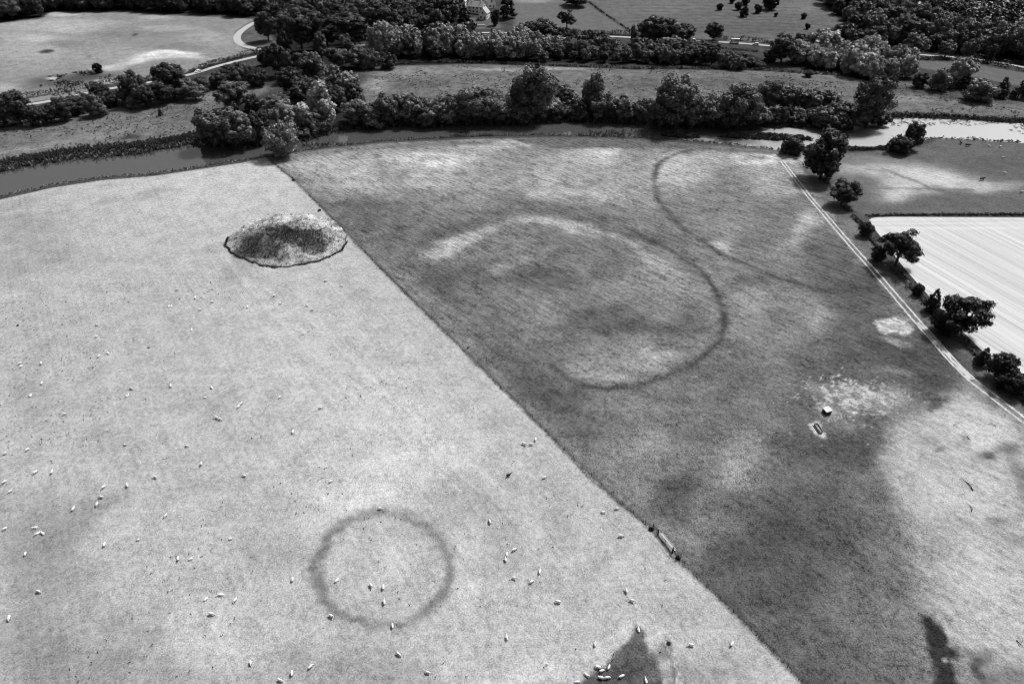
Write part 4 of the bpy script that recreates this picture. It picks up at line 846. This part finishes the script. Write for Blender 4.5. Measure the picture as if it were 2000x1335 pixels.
hedge([(1150,4),(1180,27),(1232,61)], 1.2, .9, 'thin hedge dividing the parkland field from the ridged field', .03, seed=17, gaps=.4)
hedge([(1650,404),(1690,452),(1712,482)], .8, .7, 'thin boundary hedge between the small tree and the open tree', .035, seed=18, gaps=.3)
hedge([(1755,528),(1790,570),(1812,594)], 1.0, .9, 'boundary hedge between the open tree and the broad oak', .04, seed=19)
hedge([(1872,655),(1895,680),(1912,700)], 1.0, .9, 'boundary hedge between the broad oak and the conifer', .04, seed=20)
hedge([(1690,421.5),(1760,420),(1880,420),(2000,419.5),(2200,421)], .5, .55, 'straight thin hedge along the top of the stubble field', .03, seed=21)

# ---------------------------------------------------------------- fence and gate
def fence(P, label, spacing=3.0, h=1.15, group='wire fences'):
    e = empty('wire_fence', (P[0][0], P[0][1], 0)); tag(e, label, 'fence', group)
    pm = MB().tube([(0, 0, -.2), (0, 0, h)], .06, 6); first = None
    seg = np.linalg.norm(np.diff(P, axis=0), axis=1); L = np.concatenate([[0], np.cumsum(seg)]); k = 0; pos = []
    n_post = min(98, int(L[-1] / spacing) + 1)
    for d in np.linspace(0, L[-1], n_post):
        x, y = np.interp(d, L, P[:, 0]), np.interp(d, L, P[:, 1]); pos.append((x, y, gz(x, y)))
    for x, y, z in pos:
        if first is None: first = pm.build('post', M['post'], e); o = first
        else: o = first.copy(); link(o, e)
        o.location = (x - P[0][0], y - P[0][1], z); o.rotation_euler = (R.uniform(-.05, .05), R.uniform(-.05, .05), R.uniform(0, 6)); o.scale = (1, 1, R.uniform(.92, 1.08))
    wm = MB()
    for hz, rr in ((.25, .03), (.5, .03), (.75, .03), (1.05, .035)):
        wm.tube([(x - P[0][0], y - P[0][1], z + hz) for x, y, z in pos], rr, 4)
    wm.build('wire', M['wire'], e)
    return e
fence(wpts(FENCE), 'long wire fence from the river bush down to the timber gate', 3.2)
fence(wpts(FENCE2), 'wire fence running from the timber gate out of the bottom of the photo', 3.0)
fence(wpts([(1612,350),(1640,394),(1690,453),(1730,511),(1790,576)]), 'wire fence under the boundary trees, far half', 4.0)
fence(wpts([(1790,576),(1870,659),(1920,709),(2000,776),(2100,854)]), 'wire fence under the boundary trees, near half', 4.0)

def gate():
    a, b = at3(1284, 1042), at3(1314, 1080); d = b - a; L = d.length; ang = math.atan2(d.y, d.x)
    e = empty('timber_gate', a, ang); tag(e, 'pale timber double gate with dark braced posts in the long fence', 'gate')
    for x in (.15, L - .15):
        MB().tube([(x, 0, -.2), (x, 0, 1.5)], [.15, .13], 8).build('post', M['dark'], e)
    for s, x0 in ((1, .15), (-1, L - .15)):
        MB().tube([(x0 - s * 1.6, .05, .0), (x0, .05, 1.2)], .07, 6).build('brace', M['dark'], e)
        MB().tube([(x0 - s * 1.7, 0, -.2), (x0 - s * 1.7, 0, 1.4)], [.12, .1], 8).build('post', M['dark'], e)
        MB().tube([(x0 - s * 1.7, 0, 1.1), (x0, 0, 1.1)], .05, 6).build('rail', M['dark'], e)
    n = (L - .6) / 2
    for k in (0, 1):
        x0 = .3 + k * n; m = MB()
        for z in (.2, .38, .58, .82, 1.1): m.box((x0 + n / 2, 0, z), (n - .06, .07, .10))
        for x in (x0 + .06, x0 + n - .06): m.box((x, .06, .65), (.1, .05, 1.1))
        m.tube([(x0 + .1, .07, .2), (x0 + n - .1, .07, 1.1)], .04, 5)
        m.build('gate_leaf', M['pale_wood'], e)
    # board laid on the ground against the gate
    t = MB().box((0, 0, .09), (L - .5, .5, .12)).box((0, .2, .2), (L - .5, .08, .12)).build('sleeper_step', M['pale_wood'])
    c = (a + b) / 2; t.location = (c.x + math.sin(ang) * -.9 * -1, c.y - math.cos(ang) * -.9 * -1, 0); t.rotation_euler = (0, 0, ang)
    t.location = Vector((c.x, c.y, .0)) + Vector((math.sin(ang), -math.cos(ang), 0)) * -.8
    tag(t, 'long pale plank trough lying on the dark side of the timber gate', 'trough')
gate()
for k, (x, y) in enumerate(((1272,1034),(1325,1090))):
    p = at3(x, y); plant(p, .55, .7, 'bush', .025, ['scrubby dark weeds at the upper end of the timber gate', 'scrubby dark weeds at the lower end of the timber gate'][k])
for x, y, l in ((573,353,'dark bush on the fence just below the river bush'),(624,412,'small dark bush beside the fence above the mound'),(1306,1256,'dark weed clump beside the little path at the bottom'),(914,680,'low weeds on the dark side of the long fence, halfway down'),(35,636,'dark thistle clump alone near the left edge')):
    plant(at3(x, y), *((.7, .8) if y < 420 else (.4, .35)), 'bush', .03, l)

# ---------------------------------------------------------------- shelter, feeder, fallen branches
def shelter():
    p = at3(1614, 806); e = empty('field_shelter', p, img_dir(1602,797,1612,808))
    e.scale = (.62, .62, .72); tag(e, 'small dark animal shelter with a pale tin roof on worn ground', 'shelter')
    L, D, h0, h1 = 2.6, 2.2, 1.5, 1.9
    MB().prism([(-L/2, 0), (L/2, 0), (L/2, h0), (-L/2, h0)], -D/2, -D/2 + .08).build('front_wall', M['dark'], e)
    MB().prism([(-L/2, 0), (L/2, 0), (L/2, h1), (-L/2, h1)], D/2 - .08, D/2).build('back_wall', M['dark'], e)
    for s in (-1, 1):
        m = MB(); x = s * (L/2 - .04)
        m.add([(x-.04,-D/2+.09,0),(x+.04,-D/2+.09,0),(x+.04,D/2-.09,0),(x-.04,D/2-.09,0),(x-.04,-D/2+.09,h0),(x+.04,-D/2+.09,h0),(x+.04,D/2-.09,h1),(x-.04,D/2-.09,h1)],
              [(0,1,2,3),(4,5,6,7),(0,1,5,4),(1,2,6,5),(2,3,7,6),(3,0,4,7)]); m.build('side_wall', M['dark'], e)
    r = MB(); k = 14
    for i in range(k):
        x0, x1 = -L/2 - .15 + (L+.3) * i / k, -L/2 - .15 + (L+.3) * (i + 1) / k; u = .03 * (i % 2)
        r.add([(x0,-D/2-.2,h0+.0+u),(x1,-D/2-.2,h0+.03-u),(x1,D/2+.15,h1+.06-u),(x0,D/2+.15,h1+.03+u)], [(0,1,2,3)])
        r.add([(x0,-D/2-.2,h0-.03+u),(x1,-D/2-.2,h0-u),(x1,D/2+.15,h1+.03-u),(x0,D/2+.15,h1+u)], [(3,2,1,0)])
    r.build('roof', M['tin'], e)
    MB().box((0, -D/2 - .03, .62), (1.0, .06, 1.24)).build('doorway', M['tyre'], e)
shelter()
def feeder():
    p = at3(1598, 838); e = empty('feed_trough', p, img_dir(1590, 826, 1606, 849)); tag(e, 'long slatted feed trough standing in a pale worn ring of ground', 'trough')
    m = MB(); m.box((0, -.42, .45), (3.0, .06, .4)).box((0, .42, .45), (3.0, .06, .4)).box((-1.5, 0, .45), (.06, .8, .4)).box((1.5, 0, .45), (.06, .8, .4)).box((0, 0, .3), (2.9, .78, .05)); m.build('trough_body', M['chrome'], e)
    for x in (-1.2, 1.2):
        for y in (-.35, .35): MB().box((x, y, .13), (.1, .1, .27)).build('leg', M['dark'], e)
    for x in np.linspace(-1.2, 1.2, 7): MB().box((x, 0, .68), (.05, .9, .05)).build('slat', M['dark'], e)
feeder()
def branch(pts, label, r=.09):
    P = [at3(x, y) for x, y in pts]; o = P[0].copy(); m = MB()
    q = [Vector((p.x - o.x, p.y - o.y, .12 + .15 * (i % 2))) for i, p in enumerate(P)]
    m.tube(q, [r * (1 - .7 * i / (len(q) - 1)) for i in range(len(q))], 6)
    for i in range(1, len(q) - 1):
        d = Vector((R.uniform(-1, 1), R.uniform(-1, 1), .3)) * .9; m.tube([q[i], q[i] + d * .6, q[i] + d], [r * .4, r * .3, r * .1], 5)
    b = m.build('fallen_branch', M['dark']); b.location = (o.x, o.y, 0); tag(b, label, 'branch', 'fallen branches on the pale right slope')
branch([(1900,958),(1895,950),(1889,943),(1880,938),(1873,936)], 'longest fallen branch, bent, on the bare right hand slope', .13)
branch([(1897,999),(1898,994),(1894,988),(1888,984)], 'hooked fallen branch just below the longest one', .1)
branch([(1945,832),(1936,829),(1926,829)], 'thin fallen branch near the track at the right', .09)
branch([(1893,858),(1888,853),(1883,853)], 'small curved fallen branch between the track and the longest one', .1)
branch([(1862,831),(1866,828),(1870,832)], 'short twiggy branch left of the one near the track', .08)
branch([(1960,985),(1965,988)], 'tiny stick right of the hooked branch', .08)
branch([(1985,1250),(1992,1260),(1999,1264)], 'dark branch at the right edge low down', .09)

# ---------------------------------------------------------------- sheep and cow
def skin_mesh(name, verts, edges, radii, mats, face_from=None, sub=1):
    bm = bmesh.new(); sk = bm.verts.layers.skin.verify(); vv = [bm.verts.new(v) for v in verts]
    for a, b in edges: bm.edges.new((vv[a], vv[b]))
    for v, r in zip(vv, radii): v[sk].radius = (r if isinstance(r, tuple) else (r, r))
    vv[0][sk].use_root = True
    me = bpy.data.meshes.new(name + '_skeleton'); bm.to_mesh(me); bm.free()
    o = bpy.data.objects.new(name, me); COL.objects.link(o)
    o.modifiers.new('skin', 'SKIN'); s = o.modifiers.new('sub', 'SUBSURF'); s.levels = s.render_levels = sub
    dg = bpy.context.evaluated_depsgraph_get(); dg.update()
    out = bpy.data.meshes.new_from_object(o.evaluated_get(dg)); bpy.data.objects.remove(o); bpy.data.meshes.remove(me)
    out.name = name
    out.materials.clear()
    for m in mats: out.materials.append(m)
    for p in out.polygons:
        p.use_smooth = True; c = p.center; p.material_index = 1 if face_from and face_from(c) else 0
    return out
def sheep_mesh(pose, fl='fleece', fc='face'):
    bz = {'grazing': .56, 'standing': .58, 'lying': .33}[pose]; lg = 0.0
    V = [(-.30, 0, bz), (0, 0, bz + .02), (.30, 0, bz + .01), (.46, 0, bz + .05)]; Rd = [(.24, .26), (.25, .28), (.22, .25), (.13, .15)]
    head = {'grazing': [(.62, 0, .30), (.70, .02, .14), (.78, .02, .06)], 'standing': [(.60, 0, bz + .25), (.74, .02, bz + .27), (.86, .03, bz + .20)], 'lying': [(.58, 0, bz + .22), (.72, .03, bz + .25), (.84, .04, bz + .18)]}[pose]
    V += head; Rd += [.11, .10, .06]; E = [(0, 1), (1, 2), (2, 3), (3, 4), (4, 5), (5, 6)]
    n = len(V); V += [(-.50, 0, bz + .02), (-.58, 0, bz - .16)]; Rd += [.12, .04]; E += [(0, n), (n, n + 1)]
    for x, k in ((.30, 2), (-.32, 0)):
        for s in (-1, 1):
            n = len(V)
            if pose == 'lying': V += [(x, s * .20, .12), (x + .18, s * .24, .06)]; Rd += [.09, .05]
            else: V += [(x, s * .14, .30), (x + (.02 if x > 0 else -.03), s * .14, .04)]; Rd += [.075, .04]
            E += [(k, n), (n, n + 1)]
    hd = 5
    for s in (-1, 1):
        n = len(V); V += [(V[hd][0] - .03, V[hd][1] + s * .14, V[hd][2] + .05)]; Rd += [.035]; E += [(hd, n)]
    hx = head[0][0] + .03
    return skin_mesh('sheep', V, E, Rd, [M[fl], M[fc]], lambda c: c.x > hx or (pose != 'lying' and c.z < .22))
SHEEP = {p: sheep_mesh(p) for p in ('grazing', 'standing', 'lying')}
POSE_W = ['grazing'] * 5 + ['standing'] * 2 + ['lying'] * 2
GS = 'white sheep spread over the left pasture'
def place_sheep(x, y, label, pose=None, ang=None, me=None, group=GS, s=None):
    pose = pose or R.choice(POSE_W); p = at3(x, y)
    o = bpy.data.objects.new('sheep', me or SHEEP[pose]); link(o); o.location = p
    # ang: direction the head points in the photograph, degrees, 0 = right, 90 = up
    a = R.uniform(0, 360) if ang is None else ang
    o.rotation_euler = (0, 0, math.radians(a)); s = s or R.uniform(.76, .92); o.scale = (s, s, s)
    tag(o, label, 'sheep', group); return o
NAMED = [
 (635.6,550,'white sheep just below the mound, left of the nearest to the fence',0),(666,560,'white sheep below the right end of the mound, nearest the long fence',10),(600,598,'upper of the two sheep close together below the mound',170),(609.4,606,'lower of the two sheep close together below the mound',0),
 (536,579.5,'sheep straight below the middle of the mound, first one out',160),(547.5,594,'sheep straight below the middle of the mound, second one out',0),(484,601,'sheep below the left tip of the mound, on its own',90),
 (414,591,'rightmost of the loose group of sheep left of and below the mound',20),(391,607,'lowest sheep of the loose group left of and below the mound',10),(382,583,'small pale sheep inside the loose group left of the mound',90),(345.6,567,'topmost sheep of all, left of the mound',0),(330,599,'left of two sheep touching side by side, left of the mound',90),(335,599,'right of two sheep touching side by side, left of the mound',95),
 (374,645,'sheep standing end on, alone below the loose group',90),(547,777,'sheep alone in the middle of the bright grass left of the fence',60),(625.7,798,'sheep lying flat, nearest the middle of the left pasture',0),(572.7,845,'single bright sheep above and left of the bright patch',90),
 (466,796,'lower sheep of the touching pair in mid pasture',60),(471,790,'upper sheep of the touching pair in mid pasture',50),(424,817,'left sheep of the tight pair below the touching pair',150),(430,820,'right sheep of the tight pair below the touching pair',-20),
 (1023,868,'left one of the trio of sheep near the long fence',-20),(1037,869,'middle one of the trio of sheep near the long fence',-10),(1046,860,'upper right one of the trio of sheep near the long fence',80),(1063,934,'small sheep right of the black one',20),(957,1020.5,'sheep alone right of and above the small ring mark',110),
 (1177.5,1001,'left of the two sheep close to the long fence above the gate',0),(1204,994.5,'right of the two sheep close to the long fence above the gate',0),(1212,1048,'sheep just left of the timber gate',0),
 (1004,1075,'uppermost of three sheep in a line right of the ring mark',30),(990,1084,'middle of three sheep in a line right of the ring mark',80),(987.5,1094.5,'lowest of three sheep in a line right of the ring mark',100),
 (1004,1130,'left one of the three sheep below the line of three',-25),(1038,1137.6,'lower one of the three sheep below the line of three',30),(1054,1118,'right upright one of the three sheep below the line of three',80),
 (1223,1155,'upper of the two sheep above the path and dark wet patch',95),(1234,1174,'lower of the two sheep above the path and dark wet patch',-25),(1090.5,1176.6,'sheep alone midway between ring mark and the fence, facing left',170),(990,1246.5,'sheep alone left of the dark wet patch, end on',100),
 (1162,1259,'sheep beside the upper left edge of the dark wet patch',80),(1247,1230.6,'sheep on the pointed tip of the dark wet patch',95),(1350,1260.6,'left of two sheep between the path and the fence at the bottom',165),(1429,1259,'right of two sheep between the path and the fence at the bottom',50),
 (1168,1304,'leftmost upper sheep of the cluster on the dark wet patch',170),(1189,1304,'upper right sheep of the cluster on the dark wet patch',60),(1175,1311,'sheep in the middle of the cluster on the dark wet patch',15),(1145,1318,'sheep at the left rim of the dark wet patch',-40),
 (1173,1324.5,'lower left of two sheep nose to tail on the dark wet patch',-15),(1185.6,1324.5,'lower right of two sheep nose to tail on the dark wet patch',5),(1213.5,1322,'sheep alone in the middle of the dark wet patch',20),(1261.5,1330,'sheep at the right side of the dark wet patch, cut by the bottom edge',95),(1126.5,1333,'sheep cut by the bottom edge left of the dark wet patch',0),
 (658.6,1134,'leftmost of the four sheep inside the small ring mark',50),(724.8,1144.5,'second from left of the sheep inside the small ring mark',-50),(749,1148,'upper right of the sheep inside the small ring mark',90),(751,1177,'lowest of the sheep inside the small ring mark, largest',100),
 (647,1204,'sheep just outside the lower left of the small ring mark',-30),(767,1223.7,'sheep on the bottom rim of the small ring mark',100),(741.7,994.5,'sheep on the top rim of the small ring mark',0),(572,1133,'sheep left of the small ring mark, level with its centre',95),
 (778.6,1278,'sheep alone below the small ring mark',-40),(836,1314,'rightmost sheep below the small ring mark, near the bottom edge',160),(607,1303,'sheep below and left of the ring, slanting up to the right',50),(570.6,1316,'round sheep with shadow below and left of the ring',100),(547,1329,'sheep cut by the bottom edge below the ring',-20),
 (645.6,941.7,'faint sheep on the bright grass above the ring mark',40)]
for x, y, l, a in NAMED: place_sheep(x, y, l, None, a)
place_sheep(993, 930, 'the only black sheep, standing on pale grass left of the fence', 'standing', 20, sheep_mesh('standing', 'black_fleece', 'black_fleece'), None, .95)
REST = [(189,636),(189,659),(291.5,678),(194,697),(212,691),(40,711),(42,717),(81,710.5),(82.6,750),(60,773),(126,810),(257,760),(249,774),(334,755),(414,758),(401,777),(244,869),(11,887),(54.5,879.5),(365,872),(394,907),(478,930.5),(69.5,924),(102.5,923),(10,942),(21,961),(304,933),(249.5,949.5),(203,952.5),(199,972),(190.5,986),(144,995.5),(324.5,1008),(10,1034),(70,1031),(75,1042),(84.5,1042.5),(451,1053),(271,1054.5),(205,1065),(50.5,1083),(349,1092),(373,1092),(76,1156),(402.5,1170.5),(432,1162),(460,1173),(413,1200),(19,1208),(490,1295)]
# the rest of the flock: told apart by pose and by where each stands among its neighbours
RL = ['upper of two sheep in a column at upper left','lower of two sheep in a column at upper left','lone sheep between the columned pair and the loose group','lower left of two sheep just below the columned pair','upper right of two sheep just below the columned pair','upper of two touching sheep near the left edge','lower of two touching sheep near the left edge','sheep right of the touching two near the left edge',
 'sheep below the touching two near the left edge','sheep lower left of that, last above the bare middle ground','bright sheep alone with a dark spot at its left','upper of two sheep one above the other in the left third','lower of two sheep one above the other in the left third','sheep alone, flat and slanting, between left pairs and mid pasture','upper of two sheep above the tight pair','lower of two sheep above the tight pair',
 'sheep with a dark shadow at its foot amid dark weed spots','sheep at the left edge, topmost of those touching it','dim sheep slanting, next to the topmost at the left edge','bright sheep alone in the left middle, highest of the right hand scatter','dim lying sheep below the highest of the right hand scatter','sheep farthest right of the scatter, level with the black sheep','left of two sheep level with each other near the left edge','right of two sheep level with each other near the left edge',
 'upper of two sheep stepping down at the left edge','lower of two sheep stepping down at the left edge','bright sheep at the centre of the left scatter','sheep just below left of the scatter centre','top of the slanting line of four sheep','second of the slanting line of four sheep','third of the slanting line of four sheep','bottom of the slanting line of four sheep',
 'pale sheep lying right of and below the slanting line','sheep touching the left edge beside the tight three','upper of the tight three sheep in darker grass at left','lower left of the tight three sheep in darker grass at left','lower right of the tight three sheep in darker grass at left','sheep with a long shadow left of the ring mark, far out','right of two sheep lying below the slanting line','left of two sheep lying below the slanting line',
 'upright sheep in the darkest grass at left','left of two upright sheep side by side in the lower left','right of two upright sheep side by side in the lower left','sheep beside a dark spot low at the left','left of two sheep lying level, lower middle left','right of two sheep lying level, lower middle left','faint sheep at the right end of the lower middle left group','thin faint sheep below the lower middle left group','sheep low at the left edge, slanting','dim sheep near the bottom, left of the ring']
for (x, y), l in zip(REST, RL): place_sheep(x, y, l)
for x, y, l in ((1932,286,'leftmost sheep in the far pasture below the bright river'),(1953,288,'upper sheep in the far pasture below the bright river'),(1958,309,'brightest sheep in the far pasture below the bright river'),(1962,340,'sheep in the far pasture near the dark cow'),(1995,376,'sheep at the right edge above the stubble field'),(290,229,'single pale sheep in the meadow beside the lone sapling')):
    place_sheep(x, y, l, None, None, None, 'sheep in the far pastures', 1.1)
def cow_mesh():
    V = [(-.6, 0, 1.0), (0, 0, 1.0), (.6, 0, 1.02), (.95, 0, 1.15), (1.25, 0, 1.25), (1.5, 0, 1.1), (1.65, 0, .95), (-.95, 0, 1.05), (-1.08, 0, .6)]
    Rd = [(.34, .36), (.36, .42), (.32, .38), (.2, .26), (.16, .17), (.13, .14), (.09, .09), .2, .04]; E = [(0,1),(1,2),(2,3),(3,4),(4,5),(5,6),(0,7),(7,8)]
    for x, k in ((.6, 2), (-.65, 0)):
        for s in (-1, 1):
            n = len(V); V += [(x, s * .24, .55), (x + .02, s * .24, .05)]; Rd += [.11, .06]; E += [(k, n), (n, n + 1)]
    for s in (-1, 1):
        n = len(V); V += [(1.22, s * .24, 1.32)]; Rd += [.05]; E += [(4, n)]
    return skin_mesh('cow', V, E, Rd, [M['hide']])
cm = cow_mesh()
for x, y, a, l in ((1917, 352, 10, 'dark cow standing where the pale strip narrows in the far pasture'), (1876, 282, 80, 'dark cow near the bank hedge, left of a second one'), (1889, 286, -20, 'dark cow near the bank, right of another')):
    o = link(bpy.data.objects.new('cow', cm)); o.location = at3(x, y); o.rotation_euler = (0, 0, math.radians(a)); tag(o, l, 'cow', 'dark cows in the far pasture')

# ---------------------------------------------------------------- houses
def house(px, py, rz, L, Wd, Hw, Hr, label, windows, gable_win=True, chim=((.35),), roof='tile'):
    p = at3(px, py); e = empty('house', p, rz); tag(e, label, 'house', 'white houses in the wood')
    MB().prism([(-Wd/2, -1), (Wd/2, -1), (Wd/2, Hw), (0, Hw + Hr - .12), (-Wd/2, Hw)], -L/2, L/2).build('wall', M['white'], e)
    r = MB(); o = .45; sl_ = Hr / (Wd / 2)
    for s in (-1, 1):
        a, b = (s * (Wd/2 + o), Hw - o * sl_ + .1), (0, Hw + Hr + .1)
        r.prism([a, b, (b[0], b[1] + .2), (a[0], a[1] + .2)], -L/2 - .35, L/2 + .35)
    ro = r.build('roof', M[roof], e)
    for f in chim: MB().box((0, (f - .5) * L, Hw + Hr + .5), (.9, .7, 1.8)).build('chimney', M['white'], ro)
    def win(x, y, z, w, h, side):
        if side == 'gable':
            f = MB().box((x, y - .04, z), (w + .2, .08, h + .2)).build('window', M['tile'], e); MB().box((x, y - .09, z), (w, .04, h)).build('pane', M['glass'], f)
        else:
            f = MB().box((x + .04 * side, y, z), (.08, w + .2, h + .2)).build('window', M['tile'], e); MB().box((x + .09 * side, y, z), (.04, w, h)).build('pane', M['glass'], f)
    if gable_win:
        win(0, -L/2, Hw + .2, 1.0, 1.3, 'gable'); win(-Wd * .22, -L/2, 1.5, 1.1, 1.3, 'gable')
        d = MB().box((Wd * .22, -L/2 - .05, 1.0), (1.1, .1, 2.1)).build('door', M['slate'], e); MB().tube([(Wd*.22 + .4, -L/2 - .1, 1.0), (Wd*.22 + .4, -L/2 - .16, 1.0)], .05, 6).build('handle', M['chrome'], d)
    for k in range(windows):
        y = -L/2 + L * (k + .5) / windows
        for s in (-1, 1):
            win(s * Wd/2, y, 1.5, 1.1, 1.3, s)
            if Hw > 4.2: win(s * Wd/2, y, 3.9, 1.0, 1.1, s)
    return e
house(946, 36, math.radians(-14), 9, 6.4, 4.4, 3.6, 'white gabled cottage with its pointed front facing down the hill', 2, True, (.75,))
house(932, 25, math.radians(68), 13, 7.0, 5.0, 3.4, 'long white house behind the gabled cottage, roof side on', 4, True, (.2, .8))
house(957, 14, math.radians(20), 10, 7.0, 5.0, 3.6, 'white house partly hidden behind the right of the gabled cottage', 2, True, (.5,))
house(903, 14, math.radians(-5), 8, 6.0, 4.6, 3.2, 'small white house half hidden at the left among dark trees', 2, True, (.3,))
w = MB(); 
o = w.box((0, 0, .5), (9, .35, 1.2)).box((0, 0, 1.16), (9.2, .5, .12)).build('garden_wall', M['white']); p = at3(935, 52); o.location = p; o.rotation_euler = (0, 0, .1); tag(o, 'low white garden wall below the gabled cottage', 'wall')

# ---------------------------------------------------------------- vehicles on the road
def wheels(e, xs, y, r):
    for x in xs:
        for s in (-1, 1):
            t = MB().tube([(x, s * y, r), (x, s * (y + .22), r)], r, 14).build('wheel', M['tyre'], e); MB().tube([(x, s * (y + .2), r), (x, s * (y + .24), r)], r * .55, 10).build('rim', M['chrome'], t)
def motorhome():
    p = at3(1434, 84.5, .15); e = empty('motorhome', p, math.pi + img_dir(1400, 82, 1460, 86)); tag(e, 'white motorhome with a raised cab roof driving left along the road', 'motorhome')
    MB().prism([(-3.3, .45), (1.7, .45), (1.7, 2.0), (2.5, 2.35), (2.5, 2.95), (-3.3, 3.05)], -1.12, 1.12).build('body', M['paint'], e, .06)
    MB().prism([(1.72, .45), (3.2, .45), (3.25, 1.1), (2.55, 1.35), (2.15, 2.05), (1.72, 2.0)], -1.0, 1.0).build('cab', M['paint'], e, .05)
    MB().add([(2.62, -.9, 1.36), (2.62, .9, 1.36), (2.24, .85, 2.0), (2.24, -.85, 2.0), (2.56, -.9, 1.34), (2.56, .9, 1.34), (2.16, .85, 1.99), (2.16, -.85, 1.99)], [(0,1,2,3),(7,6,5,4),(0,4,5,1),(1,5,6,2),(2,6,7,3),(3,7,4,0)]).build('windscreen', M['glass'], e)
    for s in (-1, 1):
        for x, z, w_, h_ in ((-2.4, 2.0, 1.2, .6), (-.6, 2.0, 1.3, .6), (2.0, 1.65, .45, .5)):
            yy = 1.13 if x < 1.7 else 1.01
            MB().box((x, s * yy, z), (w_, .03, h_)).build('window', M['glass'], e)
        MB().box((-.8, s * 1.13, 1.2), (4.8, .02, .12)).build('stripe', M['chrome'], e)
        MB().box((3.22, s * .7, .85), (.06, .3, .2)).build('headlight', M['chrome'], e)
    wheels(e, (-1.9, 2.3), .85, .36)
motorhome()
def car(px, py, rz, label):
    e = empty('parked_car', at3(px, py, .14), rz); tag(e, label, 'car', 'white cars on the lanes')
    MB().prism([(-2.1, .35), (2.1, .35), (2.15, .75), (1.1, .95), (.5, 1.42), (-1.3, 1.46), (-2.05, .98)], -.85, .85).build('body', M['paint'], e, .06)
    for s in (-1, 1): MB().prism([(-1.4, 1.0), (.85, 1.0), (.42, 1.34), (-1.2, 1.36)], s * .86 - .01, s * .86 + .01).build('window', M['glass'], e)
    MB().add([(1.06, -.7, .99), (1.06, .7, .99), (.55, .62, 1.40), (.55, -.62, 1.40)], [(0, 1, 2, 3)]).build('windscreen', M['glass'], e)
    wheels(e, (-1.3, 1.35), .65, .32)
car(387, 141.5, img_dir(420, 131, 370, 146), 'white car on the lane at the left, by the hedge end')
car(1476, 88, math.pi + img_dir(1400, 82, 1460, 86), 'white car following behind the motorhome')
car(1353, 80.5, math.pi + img_dir(1330, 79, 1400, 82), 'white car mostly hidden by trees ahead of the motorhome')
